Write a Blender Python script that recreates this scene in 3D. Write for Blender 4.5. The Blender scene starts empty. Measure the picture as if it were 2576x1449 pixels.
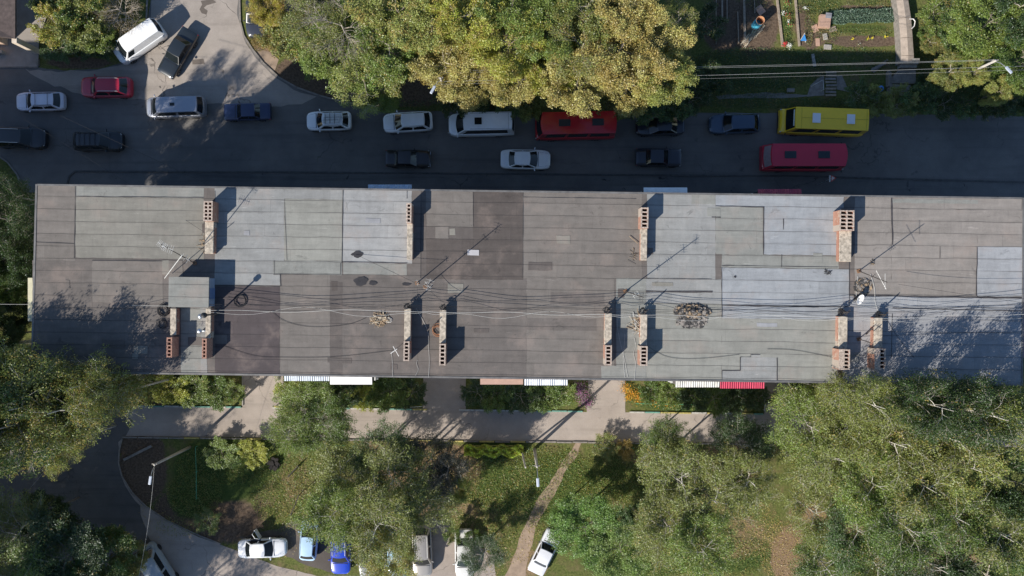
import bpy, math, random
import numpy as np
from mathutils import Vector, Matrix
R = math.radians
scene = bpy.context.scene
col = scene.collection
rnd = random.Random(7)

# ------------------------------------------------------------------ camera, sky, sun
H = 75.0; S0 = 26.6; CX = 1288.0; CY = 724.5
cam_d = bpy.data.cameras.new('camera'); cam = bpy.data.objects.new('camera', cam_d); col.objects.link(cam)
cam_d.sensor_width = 36; cam_d.lens = 18.0 / (CX / S0 / H); cam_d.clip_end = 1500; cam_d.clip_start = 1
cam.location = (0, 0, H); cam.rotation_euler = (0, 0, 0); scene.camera = cam
SUN_EL = 33.6; SUN_AZ = math.atan2(0.676, 0.737)          # light travels towards +x +y
world = bpy.data.worlds.new('World'); scene.world = world; world.use_nodes = True
nt = world.node_tree; nt.nodes.clear()
sky = nt.nodes.new('ShaderNodeTexSky'); sky.sky_type = 'NISHITA'; sky.sun_disc = False
sky.sun_elevation = R(SUN_EL); sky.sun_rotation = math.atan2(-math.cos(SUN_AZ), -math.sin(SUN_AZ))
sky.air_density = 1.0; sky.dust_density = 0.2; sky.ozone_density = 3.5
bgn = nt.nodes.new('ShaderNodeBackground'); bgn.inputs[1].default_value = 0.09
wo = nt.nodes.new('ShaderNodeOutputWorld')
nt.links.new(sky.outputs[0], bgn.inputs[0]); nt.links.new(bgn.outputs[0], wo.inputs[0])
sun_d = bpy.data.lights.new('sun', 'SUN'); sun_d.energy = 4.6; sun_d.angle = R(0.55); sun_d.color = (1, 0.93, 0.83)
sun = bpy.data.objects.new('sun', sun_d); col.objects.link(sun)
ce = math.cos(R(SUN_EL))
sun.rotation_euler = Vector((ce*math.cos(SUN_AZ), ce*math.sin(SUN_AZ), -math.sin(R(SUN_EL)))).to_track_quat('-Z', 'Y').to_euler()
sun.location = (-60, -60, 60)
vs = scene.view_settings; vs.view_transform = 'Standard'; vs.look = 'None'; vs.gamma = 1; vs.exposure = 0.6
scene.cycles.max_bounces = 6; scene.cycles.transparent_max_bounces = 6
scene.cycles.use_denoising = True

# ------------------------------------------------------------------ helpers
def W(x, y, z=0.0):
    s = S0 * H / (H - z)
    return Vector(((x - CX) / s, -(y - CY) / s, z))

def mat(name, c, rough=0.85, var=0.15, scale=2.0, metal=0.0, bump=0.0, coat=0.0, c2=None, spec=0.5, detail=6):
    m = bpy.data.materials.get(name)
    if m: return m
    m = bpy.data.materials.new(name); m.use_nodes = True
    n = m.node_tree; b = n.nodes['Principled BSDF']
    b.inputs['Roughness'].default_value = rough; b.inputs['Metallic'].default_value = metal
    b.inputs['Coat Weight'].default_value = coat; b.inputs['Coat Roughness'].default_value = 0.05
    b.inputs['Specular IOR Level'].default_value = spec
    tc = n.nodes.new('ShaderNodeTexCoord'); no = n.nodes.new('ShaderNodeTexNoise')
    no.inputs['Scale'].default_value = scale; no.inputs['Detail'].default_value = detail; no.inputs['Roughness'].default_value = 0.65
    n.links.new(tc.outputs['Object'], no.inputs['Vector'])
    cr = n.nodes.new('ShaderNodeValToRGB'); cr.color_ramp.elements[0].position = 0.3; cr.color_ramp.elements[1].position = 0.7
    lo = [max(0, v*(1-var)) for v in c]; hi = [min(1, v*(1+var)) for v in (c2 or c)]
    cr.color_ramp.elements[0].color = (*lo, 1); cr.color_ramp.elements[1].color = (*hi, 1)
    n.links.new(no.outputs['Fac'], cr.inputs[0]); n.links.new(cr.outputs[0], b.inputs['Base Color'])
    if bump:
        bp = n.nodes.new('ShaderNodeBump'); bp.inputs['Strength'].default_value = bump; bp.inputs['Distance'].default_value = 0.03
        n.links.new(no.outputs['Fac'], bp.inputs['Height']); n.links.new(bp.outputs[0], b.inputs['Normal'])
    return m

class MB:
    def __init__(s): s.v = []; s.f = []; s.m = []; s.cur = 0
    def add(s, vs_, fs_):
        o = len(s.v); s.v += [tuple(p) for p in vs_]
        for f in fs_: s.f.append([i + o for i in f]); s.m.append(s.cur)
    def box(s, c, d, rz=0.0, M=None):
        x, y, z = d[0]/2, d[1]/2, d[2]/2
        P = [Vector((a*x, b*y, e*z)) for e in (-1, 1) for a, b in ((-1, -1), (1, -1), (1, 1), (-1, 1))]
        ro = M or Matrix.Rotation(rz, 3, 'Z')
        s.add([Vector(c) + ro @ p for p in P], [(3,2,1,0),(4,5,6,7),(0,1,5,4),(1,2,6,5),(2,3,7,6),(3,0,4,7)])
    def prism(s, poly, z0, z1):
        n = len(poly)
        s.add([(p[0], p[1], z0) for p in poly] + [(p[0], p[1], z1) for p in poly],
              [list(range(n))[::-1], list(range(n, 2*n))] + [(i, (i+1) % n, n+(i+1) % n, n+i) for i in range(n)])
    def tube(s, pts, r, k=6, caps=True):
        pts = [Vector(p) for p in pts]; n = len(pts)
        rr = list(r) if hasattr(r, '__len__') else [r]*n
        vv = []; u = None
        for i, p in enumerate(pts):
            d = (pts[min(i+1, n-1)] - pts[max(i-1, 0)])
            if d.length < 1e-9: d = Vector((0, 0, 1))
            d.normalize()
            if u is None or abs(u.dot(d)) > 0.95: u = d.orthogonal().normalized()
            u = (u - d*u.dot(d)).normalized(); w = d.cross(u)
            for j in range(k):
                a = 2*math.pi*j/k; vv.append(p + (u*math.cos(a) + w*math.sin(a))*rr[i])
        ff = [(i*k+j, i*k+(j+1) % k, (i+1)*k+(j+1) % k, (i+1)*k+j) for i in range(n-1) for j in range(k)]
        if caps: ff += [list(range(k))[::-1], list(range((n-1)*k, n*k))]
        s.add(vv, ff)
    def lathe(s, c, prof, k=20, axis='Z'):
        vv = []
        for r, z in prof:
            for j in range(k):
                a = 2*math.pi*j/k; p = Vector((r*math.cos(a), r*math.sin(a), z))
                if axis == 'Y': p = Vector((p.x, p.z, p.y))
                vv.append(Vector(c) + p)
        n = len(prof)
        ff = [(i*k+j, i*k+(j+1) % k, (i+1)*k+(j+1) % k, (i+1)*k+j) for i in range(n-1) for j in range(k)]
        ff += [list(range(k))[::-1], list(range((n-1)*k, n*k))]
        s.add(vv, ff)
    def grid(s, rows):
        n = len(rows); k = len(rows[0])
        s.add([p for r in rows for p in r], [(i*k+j, i*k+j+1, (i+1)*k+j+1, (i+1)*k+j) for i in range(n-1) for j in range(k-1)])
    def build(s, name, m, parent=None, smooth=False, loc=None, rz=0):
        me = bpy.data.meshes.new(name); me.from_pydata([tuple(p) for p in s.v], [], s.f)
        for q in (m if isinstance(m, (list, tuple)) else [m]): me.materials.append(q)
        me.polygons.foreach_set('material_index', s.m)
        if smooth: me.polygons.foreach_set('use_smooth', [True]*len(s.f))
        me.update()
        o = bpy.data.objects.new(name, me); col.objects.link(o)
        if parent: o.parent = parent
        if loc is not None: o.location = loc
        o.rotation_euler.z = rz
        return o

def tag(o, label=None, cat=None, group=None, kind=None):
    if label: o['label'] = label
    if cat: o['category'] = cat
    if group: o['group'] = group
    if kind: o['kind'] = kind
    return o
def thing(name, label, cat, loc=(0, 0, 0), rz=0, group=None):
    o = bpy.data.objects.new(name, None); o.empty_display_size = 0.3; col.objects.link(o)
    o.location = loc; o.rotation_euler.z = rz
    return tag(o, label, cat, group)
def smooth_by_angle(o, ang=40):
    me = o.data
    me.polygons.foreach_set('use_smooth', [True]*len(me.polygons))
    me.set_sharp_from_angle(angle=R(ang))

# ------------------------------------------------------------------ ground materials
def nodes(m):
    m.use_nodes = True; n = m.node_tree; return n, n.nodes['Principled BSDF']
def mk(n, t, **k):
    q = n.nodes.new(t)
    for a, v in k.items(): setattr(q, a, v)
    return q
def noise(n, co, scale, detail=5, rough=0.6, dist=0.0):
    q = mk(n, 'ShaderNodeTexNoise'); q.inputs['Scale'].default_value = scale; q.inputs['Detail'].default_value = detail
    q.inputs['Roughness'].default_value = rough; q.inputs['Distortion'].default_value = dist
    n.links.new(co, q.inputs['Vector']); return q.outputs['Fac']
def mixc(n, fac, a, b, bt='MIX'):
    q = mk(n, 'ShaderNodeMix', data_type='RGBA', blend_type=bt)
    for i, v in ((0, fac), (6, a), (7, b)):
        if isinstance(v, (int, float)): q.inputs[i].default_value = v
        elif isinstance(v, tuple): q.inputs[i].default_value = (*v[:3], 1)
        else: n.links.new(v, q.inputs[i])
    return q.outputs[2]
def mth(n, op, a, b=0.0, c=None):
    q = mk(n, 'ShaderNodeMath', operation=op)
    for i, v in enumerate((a, b) if c is None else (a, b, c)):
        if isinstance(v, (int, float)): q.inputs[i].default_value = v
        else: n.links.new(v, q.inputs[i])
    return q.outputs[0]
def ramp(n, v, a, b):
    q = mk(n, 'ShaderNodeMapRange'); q.interpolation_type = 'SMOOTHSTEP'
    n.links.new(v, q.inputs[0]); q.inputs[1].default_value = a; q.inputs[2].default_value = b
    return q.outputs[0]

def asphalt(name, c_lo, c_hi, crack=0.6, stain=(0.03, 0.03, 0.032), stain_amt=0.5, patch=0.0):
    m = bpy.data.materials.new(name); n, b = nodes(m)
    g = mk(n, 'ShaderNodeTexCoord').outputs['Object']
    big = noise(n, g, 0.09, 4); mid = noise(n, g, 0.8, 6, 0.65); fine = noise(n, g, 14, 4, 0.7)
    c = mixc(n, ramp(n, big, 0.35, 0.65), c_lo, c_hi)
    c = mixc(n, ramp(n, mid, 0.25, 0.75), c, (0.5, 0.5, 0.5), 'OVERLAY') if False else c
    v = mth(n, 'ADD', mth(n, 'MULTIPLY', mid, 0.5), mth(n, 'MULTIPLY', fine, 0.55))
    v = mth(n, 'ADD', v, 0.47)
    vm = mk(n, 'ShaderNodeVectorMath', operation='SCALE'); n.links.new(c, vm.inputs[0]); n.links.new(v, vm.inputs['Scale'])
    c = vm.outputs[0]
    # longitudinal rolling / tyre streaks
    mp = mk(n, 'ShaderNodeMapping'); n.links.new(g, mp.inputs[0]); mp.inputs['Scale'].default_value = (0.05, 1.3, 1); mp.inputs['Rotation'].default_value = (0, 0, R(0.8))
    st = noise(n, mp.outputs[0], 1.0, 4)
    c = mixc(n, mth(n, 'MULTIPLY', ramp(n, st, 0.5, 0.75), 0.35), c, stain)
    sp = noise(n, g, 0.55, 5, 0.7, 1.0)
    c = mixc(n, mth(n, 'MULTIPLY', ramp(n, sp, 0.62, 0.72), stain_amt), c, stain)
    # cracks
    wv = mk(n, 'ShaderNodeVectorMath', operation='ADD'); ns = mk(n, 'ShaderNodeTexNoise'); ns.inputs['Scale'].default_value = 0.9; n.links.new(g, ns.inputs['Vector'])
    sc_ = mk(n, 'ShaderNodeVectorMath', operation='SCALE'); sc_.inputs['Scale'].default_value = 1.6; n.links.new(ns.outputs['Color'], sc_.inputs[0])
    n.links.new(g, wv.inputs[0]); n.links.new(sc_.outputs[0], wv.inputs[1])
    vo = mk(n, 'ShaderNodeTexVoronoi', feature='DISTANCE_TO_EDGE'); vo.inputs['Scale'].default_value = 0.22; n.links.new(wv.outputs[0], vo.inputs['Vector'])
    ck = mth(n, 'SUBTRACT', 1.0, ramp(n, vo.outputs['Distance'], 0.0, 0.012))
    ck = mth(n, 'MULTIPLY', ck, ramp(n, noise(n, g, 0.25, 3), 0.5, 0.62))
    c = mixc(n, mth(n, 'MULTIPLY', ck, crack), c, (0.025, 0.022, 0.02))
    n.links.new(c, b.inputs['Base Color']); b.inputs['Roughness'].default_value = 0.88; b.inputs['Specular IOR Level'].default_value = 0.25
    bp = mk(n, 'ShaderNodeBump'); bp.inputs['Strength'].default_value = 0.35; bp.inputs['Distance'].default_value = 0.02
    n.links.new(fine, bp.inputs['Height']); n.links.new(bp.outputs[0], b.inputs['Normal'])
    return m

M_ROAD = asphalt('worn_dark_asphalt', (0.125, 0.122, 0.12), (0.175, 0.165, 0.155), 0.4, stain=(0.05, 0.05, 0.052), stain_amt=0.6)
M_SIDE = asphalt('dusty_asphalt', (0.28, 0.25, 0.22), (0.35, 0.31, 0.275), 0.8, (0.13, 0.115, 0.10), 0.35)
M_DRIVE = asphalt('pale_driveway_asphalt', (0.32, 0.275, 0.24), (0.38, 0.33, 0.29), 0.6, (0.17, 0.15, 0.13), 0.3)
M_PATCH = asphalt('oily_parking_dirt', (0.09, 0.078, 0.068), (0.17, 0.145, 0.125), 0.3, (0.05, 0.045, 0.04), 0.5)
M_CONC = mat('grey_concrete', (0.33, 0.31, 0.28), 0.9, 0.22, 3.0, bump=0.2)
M_CONCD = mat('old_concrete', (0.22, 0.2, 0.18), 0.9, 0.3, 3.0, bump=0.2)
M_WALK = mat('pavement_concrete', (0.30, 0.27, 0.245), 0.9, 0.15, 1.3)
M_DIRT = mat('trodden_dirt', (0.30, 0.225, 0.165), 0.95, 0.25, 1.5, bump=0.3)

# ground: one sheet; what grows or lies on it is an attribute built from soft patches
def soft(D, cx, cy, rx, ry, s=1.0):
    d = np.sqrt(((D[:, 0]-cx)/rx)**2 + ((D[:, 1]-cy)/ry)**2); return s*np.clip((1.25-d)/0.5, 0, 1)
def ground():
    xs = np.concatenate([[-400, -200, -100, -70], np.arange(-52, 52.01, 0.3), [70, 100, 200, 400]])
    ys = np.concatenate([[-400, -200, -100, -50], np.arange(-31, 31.01, 0.3), [50, 100, 200, 400]])
    X, Y = np.meshgrid(xs, ys); nx, ny = len(xs), len(ys)
    rs = np.random.RandomState(3)
    V = np.stack([X.ravel(), Y.ravel(), np.zeros(X.size)], 1)
    i = np.arange(nx*ny).reshape(ny, nx)
    F = np.stack([i[:-1, :-1], i[:-1, 1:], i[1:, 1:], i[1:, :-1]], -1).reshape(-1, 4)
    me = bpy.data.meshes.new('ground'); me.vertices.add(len(V)); me.vertices.foreach_set('co', V.ravel())
    me.loops.add(F.size); me.loops.foreach_set('vertex_index', F.ravel())
    me.polygons.add(len(F)); me.polygons.foreach_set('loop_start', np.arange(0, F.size, 4)); me.update(calc_edges=True)
    D = np.stack([V[:, 0]*S0+CX, CY-V[:, 1]*S0], 1)
    litter = np.zeros(len(V)); lush = np.zeros(len(V)); soil = np.zeros(len(V))
    for a in [(1150,1180,60,60,.9),(1000,1150,120,60,.6),(1850,1350,90,60,.45),(1990,1400,52,75,1),(2180,1320,60,60,.8),(2060,1290,80,40,.6),(1830,1170,90,60,.7),(1650,1150,70,25,.8),(740,1200,40,90,.4),(380,980,40,50,.8),(1330,1420,60,40,.5),(2300,1240,90,70,.5),(1200,1300,60,50,.4),(1050,1250,150,90,.5),(2350,1400,160,60,.6),(680,110,50,30,.8),(900,90,150,60,.4),(1880,70,60,60,.2),(2420,1010,90,30,.8)]:
        litter = np.maximum(litter, soft(D, *a))
    for a in [(560,1180,120,80,1),(480,1250,60,60,.7),(1400,1230,110,90,.8),(1250,1230,90,70,.7),(1850,1390,90,50,.8),(1250,1130,90,20,1),(1600,1400,140,60,.9),(1560,1210,90,50,.5),(2150,70,100,14,.5),(2060,10,60,20,.5),(1980,60,12,60,.6),(1900,170,150,60,.3),(2130,1000,120,20,.9),(2550,1420,60,80,1),(480,980,120,40,.8),(880,990,160,40,.8),(1300,1000,140,40,.8),(1750,1000,170,40,.8),(680,1150,60,50,.6)]:
        lush = np.maximum(lush, soft(D, *a))
    for a in [(360,1180,60,90,1),(350,1120,60,30,1),(450,1290,70,60,.8),(560,1310,110,60,.75),(640,1240,70,60,.4),(760,200,80,60,1),(900,240,130,40,.9),(1900,60,60,80,1),(1820,60,60,70,.9),(2180,103,100,14,1),(2020,60,20,60,.8),(2040,90,20,40,.8),(2060,85,30,30,.7),(2170,17,60,7,.8),(2350,90,30,60,.4),(200,158,80,14,1),(1480,1300,140,80,.3),(1000,230,200,40,.8),(1680,240,130,50,.5),(2060,170,300,50,.35)]:
        soil = np.maximum(soil, soft(D, *a))
    at = me.attributes.new('zone', 'FLOAT_COLOR', 'POINT')
    at.data.foreach_set('color', np.stack([litter, lush, soil, np.ones(len(V))], 1).ravel().astype(np.float32))
    m = bpy.data.materials.new('ground_cover'); n, b = nodes(m)
    g = mk(n, 'ShaderNodeTexCoord').outputs['Object']
    z = mk(n, 'ShaderNodeAttribute', attribute_name='zone'); sp = mk(n, 'ShaderNodeSeparateColor'); n.links.new(z.outputs['Color'], sp.inputs[0])
    n1 = noise(n, g, 0.7, 6, 0.7); n2 = noise(n, g, 5, 6, 0.75); n3 = noise(n, g, 18, 3, 0.7)
    grass = mixc(n, ramp(n, n2, 0.3, 0.7), (0.055, 0.075, 0.02), (0.16, 0.175, 0.055))
    grass = mixc(n, ramp(n, n1, 0.45, 0.7), grass, (0.16, 0.13, 0.065))
    lushc = mixc(n, ramp(n, n2, 0.3, 0.7), (0.035, 0.06, 0.017), (0.09, 0.125, 0.035))
    soilc = mixc(n, ramp(n, n2, 0.3, 0.7), (0.07, 0.05, 0.036), (0.17, 0.125, 0.09))
    litc = mixc(n, ramp(n, n3, 0.35, 0.65), (0.15, 0.095, 0.055), (0.33, 0.235, 0.15))
    def edge(ch, k=0.8):
        v = mth(n, 'ADD', sp.outputs[ch], mth(n, 'MULTIPLY', mth(n, 'SUBTRACT', n1, 0.5), k)); v = mth(n, 'ADD', v, mth(n, 'MULTIPLY', mth(n, 'SUBTRACT', n2, 0.5), 0.9))
        return ramp(n, v, 0.3, 0.6)
    c = mixc(n, edge(2), grass, soilc); c = mixc(n, edge(1), c, lushc); c = mixc(n, edge(0), c, litc)
    n.links.new(c, b.inputs['Base Color']); b.inputs['Roughness'].default_value = 0.95; b.inputs['Specular IOR Level'].default_value = 0.1
    bp = mk(n, 'ShaderNodeBump'); bp.inputs['Strength'].default_value = 0.8; bp.inputs['Distance'].default_value = 0.08
    n.links.new(n2, bp.inputs['Height']); n.links.new(bp.outputs[0], b.inputs['Normal'])
    me.materials.append(m); o = bpy.data.objects.new('ground', me); col.objects.link(o); tag(o, kind='structure')
ground()

def resample(poly, step=0.5, jit=0.0, seed=0):
    r = random.Random(seed); out = []
    for i, p in enumerate(poly):
        q = poly[(i+1) % len(poly)]; L = math.dist(p, q); k = max(1, int(L/step))
        for j in range(k):
            t = j/k; out.append((p[0]+(q[0]-p[0])*t + r.uniform(-jit, jit), p[1]+(q[1]-p[1])*t + r.uniform(-jit, jit)))
    return out
def sheet(name, dpts, z, m, jit=0.0, seed=0, kind='structure'):
    poly = [tuple(W(x, y)[:2]) for x, y in dpts]
    if jit: poly = resample(poly, 0.6, jit, seed)
    b = MB(); b.add([(x, y, z) for x, y in poly], [list(range(len(poly)))])
    o = b.build(name, m)
    if o.data.polygons[0].normal.z < 0: o.data.flip_normals()
    tag(o, kind=kind); return o

sheet('road', [(-500,172),(0,170),(98,170),(160,178),(260,172),(330,150),(360,115),(372,60),(385,-60),(388,-200),(598,-200),(603,55),(612,90),(632,122),(660,158),(700,195),(745,220),(800,240),(860,256),(930,268),(1000,277),(1300,285),(1700,283),(2200,286),(2576,293),(3300,302),(3300,520),(2576,480),(1400,468),(600,470),(60,485),(45,440),(20,408),(0,395),(-500,250)], 0.010, M_ROAD, 0.04, 1)
sheet('side_road', [(60,175),(160,180),(262,174),(333,152),(363,115),(375,60),(388,-60),(391,-200),(595,-200),(600,55),(609,92),(629,124),(657,160),(697,198),(742,224),(797,246),(760,262),(690,268),(600,262),(500,262),(400,250),(300,250),(200,235),(120,210)], 0.016, M_SIDE, 0.12, 2)
sheet('pavement', [(-200,-60),(62,-60),(118,45),(100,100),(98,168),(0,168),(-200,168)], 0.12, M_WALK)
sheet('footpath', [(170,470),(172,448),(190,434),(700,437),(1300,441),(2000,446),(2576,462),(3000,470),(3000,520),(1300,480)], 0.020, asphalt('dark_footpath', (0.09,0.09,0.093), (0.15,0.145,0.14), 0.6, (0.025,0.025,0.026), 0.95), 0.03, 4)
# driveway and yard south of the building
sheet('driveway', [(-200,900),(60,930),(330,1000),(335,1022),(700,1025),(1080,1028),(1480,1036),(1900,1041),(2300,1048),(3000,1060),(3000,1135),(2300,1120),(1950,1115),(1500,1112),(1100,1107),(700,1101),(308,1097),(300,1125),(297,1165),(305,1200),(330,1240),(365,1275),(420,1312),(500,1350),(600,1388),(700,1425),(800,1449),(1300,1449),(1300,1700),(-200,1700)], 0.010, M_DRIVE, 0.03, 5)
sheet('yard', [(-300,985),(150,990),(300,1030),(335,1060),(318,1097),(300,1112),(297,1165),(305,1200),(330,1240),(352,1275),(365,1330),(390,1380),(420,1449),(440,1700),(-300,1700)], 0.014, asphalt('yard_asphalt_painted_shade', (0.10,0.098,0.098), (0.15,0.14,0.13), 0.5), 0.1, 50)  # deep tree shade put into the colour as a darker asphalt
sheet('parking_apron', [(600,1352),(700,1330),(760,1300),(800,1298),(850,1310),(840,1440),(790,1428),(720,1398),(690,1385),(640,1374)], 0.016, M_PATCH, 0.10, 6)
sheet('parking_apron', [(1036,1316),(1070,1300),(1131,1312),(1133,1362),(1200,1370),(1240,1400),(1250,1460),(1030,1460)], 0.017, M_DRIVE, 0.04, 7)
for k, pp in enumerate([[(612,900),(712,900),(712,1027),(610,1024)], [(1066,900),(1172,900),(1172,1031),(1064,1030)], [(1482,900),(1573,900),(1573,1040),(1476,1038)], [(1922,900),(1990,900),(1985,1045),(1922,1043)]]):
    sheet('entrance_path', pp, 0.018, M_DRIVE, 0.02, 10+k)
sheet('dirt_path', [(1448,1112),(1462,1114),(1452,1145),(1420,1190),(1405,1225),(1383,1262),(1362,1300),(1348,1330),(1340,1370),(1326,1410),(1320,1470),(1262,1470),(1283,1420),(1300,1380),(1312,1335),(1335,1290),(1360,1245),(1388,1205),(1412,1165),(1440,1130)], 0.012, M_DIRT, 0.08, 20)
sheet('dirt_path', [(640,120),(680,132),(700,150),(690,185),(662,160)], 0.013, M_DIRT, 0.08, 21)
for k, pp in enumerate([[(505,2),(535,-2),(545,6),(520,14),(512,20),(522,28),(520,36),(508,34),(502,24),(508,12)], [(484,150),(512,148),(516,160),(485,163)]]):
    sheet('asphalt_patch', pp, 0.022, M_PATCH, 0.03, 30+k)

def kerb(dpts, w=0.14, h=0.12, m=None, name='kerb'):
    b = MB()
    P = [W(*p) for p in dpts]
    for i in range(len(P)-1):
        a, c = P[i], P[i+1]; L = (c-a).length; k = max(1, round(L/1.5)); t = (c-a).normalized(); an = math.atan2(t.y, t.x)
        for j in range(k):
            mid = a + (c-a)*((j+.5)/k); b.box((mid.x, mid.y, h/2 + rnd.uniform(-.008, .008)), (L/k-0.02, w, h), an)
    return tag(b.build(name, m or M_CONCD), kind='structure')
kerb([(0,169),(97,169)]); kerb([(98,150),(98,166)], .2, .3)
kerb([(603,-20),(605,55),(614,90),(634,122),(662,158),(702,195),(747,220),(802,240),(862,256),(932,268),(1000,276)])
kerb([(372,-20),(369,60),(356,112)])
kerb([(0,395),(20,408),(45,440),(58,480)]); M_KD = mat('dark_kerb', (0.075, 0.075, 0.075), .9, .3, 3); kerb([(190,431),(700,433),(1300,438),(2000,443),(2576,459)], .14, .1, M_KD)
kerb([(190,431),(175,443),(168,470)], .14, .1, M_KD)
kerb([(120,140),(140,138),(149,137)], .12, .3, M_CONC); kerb([(171,136),(200,134)], .12, .3, M_CONC)
M_KY = mat('kerb_paint_yellow', (0.42, 0.36, 0.12), 0.8, 0.3, 6); M_KG = mat('kerb_paint_green', (0.14, 0.3, 0.24), 0.8, 0.3, 6); M_KW = mat('kerb_paint_white', (0.45, 0.44, 0.40), 0.8, 0.3, 6)
def lerp(a, b, t): return a + (b-a)*t
def pieces(x0, y0, x1, y1, gaps, seed, hh=0.11, ms=None):
    r = random.Random(seed); x = x0; out = {0: MB(), 1: MB(), 2: MB()}
    while x < x1:
        L = 39.0; nx_ = min(x+L, x1); yy = lambda q: lerp(y0, y1, (q-x0)/(x1-x0))
        if not any(a < (x+nx_)/2 < b for a, b in gaps):
            a, c = W(x+1, yy(x)), W(nx_-1, yy(nx_)); m_ = (a+c)/2
            out[r.choice((0, 0, 1, 2))].box((m_.x, m_.y+r.uniform(-.02, .02), hh/2+r.uniform(-.01, .01)), ((c-a).length, .13, hh), math.atan2(c.y-a.y, c.x-a.x))
        x = nx_
    for k, b in out.items():
        if b.v: tag(b.build('painted_kerb', ms[k]), kind='structure')
pieces(335, 1021, 1920, 1041, [(614, 695), (1068,1168), (1480,1570)], 3, ms=[M_KW, M_KY, M_KG])
pieces(308, 1100, 1950, 1118, [], 5, .13, ms=[M_CONCD, M_CONCD, M_KY])
kerb([(611,945),(611,1020)], .12, .12, M_CONC); kerb([(713,950),(713,1020)], .12, .12)
kerb([(308,1103),(301,1130),(299,1165),(307,1198),(332,1238),(367,1273),(422,1310),(502,1347),(555,1368)], .12, .08)

# ------------------------------------------------------------------ building
ZR = 15.0
def mat_roof(name, c, streak=0.3, seam=0.55):
    m = bpy.data.materials.new(name); n, b = nodes(m)
    g = mk(n, 'ShaderNodeTexCoord').outputs['Object']
    mp = mk(n, 'ShaderNodeMapping'); n.links.new(g, mp.inputs[0]); mp.inputs['Rotation'].default_value = (0, 0, R(0.8))
    wob = noise(n, g, 0.35, 3)
    sx = mk(n, 'ShaderNodeSeparateXYZ'); n.links.new(mp.outputs[0], sx.inputs[0])
    y = mth(n, 'ADD', sx.outputs[1], mth(n, 'MULTIPLY', wob, 0.18))
    yy = mth(n, 'DIVIDE', y, 0.93); row = mth(n, 'FLOOR', yy); fy = mth(n, 'FRACT', yy)
    wn = mk(n, 'ShaderNodeTexWhiteNoise', noise_dimensions='1D'); n.links.new(row, wn.inputs['W'])
    xo = mth(n, 'DIVIDE', mth(n, 'ADD', sx.outputs[0], mth(n, 'MULTIPLY', wn.outputs['Value'], 40.0)), 9.3)
    cell = mth(n, 'FLOOR', xo); fx = mth(n, 'FRACT', xo)
    wn2 = mk(n, 'ShaderNodeTexWhiteNoise', noise_dimensions='2D'); cb = mk(n, 'ShaderNodeCombineXYZ'); n.links.new(row, cb.inputs[0]); n.links.new(cell, cb.inputs[1]); n.links.new(cb.outputs[0], wn2.inputs['Vector'])
    mp2 = mk(n, 'ShaderNodeMapping'); n.links.new(mp.outputs[0], mp2.inputs[0]); mp2.inputs['Scale'].default_value = (0.35, 2.4, 1)
    st = noise(n, mp2.outputs[0], 1.0, 6, 0.7); bl = noise(n, g, 0.9, 6, 0.7, 0.5); fi = noise(n, g, 22, 3, 0.7)
    mp3 = mk(n, 'ShaderNodeMapping'); n.links.new(mp.outputs[0], mp3.inputs[0]); mp3.inputs['Scale'].default_value = (2.6, 0.5, 1)
    st2 = noise(n, mp3.outputs[0], 1.0, 5, 0.7)
    v = mth(n, 'ADD', 1.0, mth(n, 'MULTIPLY', mth(n, 'SUBTRACT', wn2.outputs['Value'], 0.5), 0.13))
    for q, k in ((st, streak*1.9), (bl, streak*1.9), (fi, 0.4), (st2, streak*1.2)):
        v = mth(n, 'ADD', v, mth(n, 'MULTIPLY', mth(n, 'SUBTRACT', q, 0.5), k))
    wide = mth(n, 'SUBTRACT', 1.0, ramp(n, mth(n, 'ABSOLUTE', mth(n, 'SUBTRACT', fy, 0.5)), 0.33, 0.5))   # edges dirtier
    v = mth(n, 'MULTIPLY', v, mth(n, 'ADD', 0.93, mth(n, 'MULTIPLY', wide, 0.07)))
    vm = mk(n, 'ShaderNodeVectorMath', operation='SCALE'); vm.inputs[0].default_value = c; n.links.new(v, vm.inputs['Scale'])
    cc = vm.outputs[0]
    cc = mixc(n, mth(n, 'MULTIPLY', ramp(n, noise(n, g, 0.45, 5, 0.65), 0.5, 0.75), 0.35), cc, (0.30, 0.235, 0.20))
    ef = ramp(n, noise(n, mp2.outputs[0], 1.7, 6, 0.75, 0.4), 0.60, 0.74)
    cc = mixc(n, mth(n, 'MULTIPLY', ef, 0.5), cc, tuple(min(.6, q*1.7+.03) for q in c))
    dk = ramp(n, noise(n, g, 1.1, 6, 0.75, 0.8), 0.60, 0.70)
    cc = mixc(n, mth(n, 'MULTIPLY', dk, 0.5), cc, tuple(q*.45 for q in c))
    # seams: dark tar line, broken
    e = mth(n, 'MINIMUM', fy, mth(n, 'SUBTRACT', 1.0, fy)); ln = mth(n, 'SUBTRACT', 1.0, ramp(n, e, 0.014, 0.035))
    ln = mth(n, 'MULTIPLY', ln, ramp(n, noise(n, mp2.outputs[0], 0.7, 5), 0.28, 0.55))
    ex = mth(n, 'MINIMUM', fx, mth(n, 'SUBTRACT', 1.0, fx)); lx = mth(n, 'SUBTRACT', 1.0, ramp(n, ex, 0.001, 0.0045)); lx = mth(n, 'MULTIPLY', lx, 0.22)
    ln = mth(n, 'MAXIMUM', ln, lx)
    cc = mixc(n, mth(n, 'MULTIPLY', ln, seam), cc, (0.035, 0.033, 0.035))
    n.links.new(cc, b.inputs['Base Color']); b.inputs['Roughness'].default_value = 0.8; b.inputs['Specular IOR Level'].default_value = 0.3
    bp = mk(n, 'ShaderNodeBump'); bp.inputs['Strength'].default_value = 0.5; bp.inputs['Distance'].default_value = 0.02
    n.links.new(mth(n, 'ADD', mth(n, 'MULTIPLY', ln, 1.0), fi), bp.inputs['Height']); n.links.new(bp.outputs[0], b.inputs['Normal'])
    return m
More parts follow.
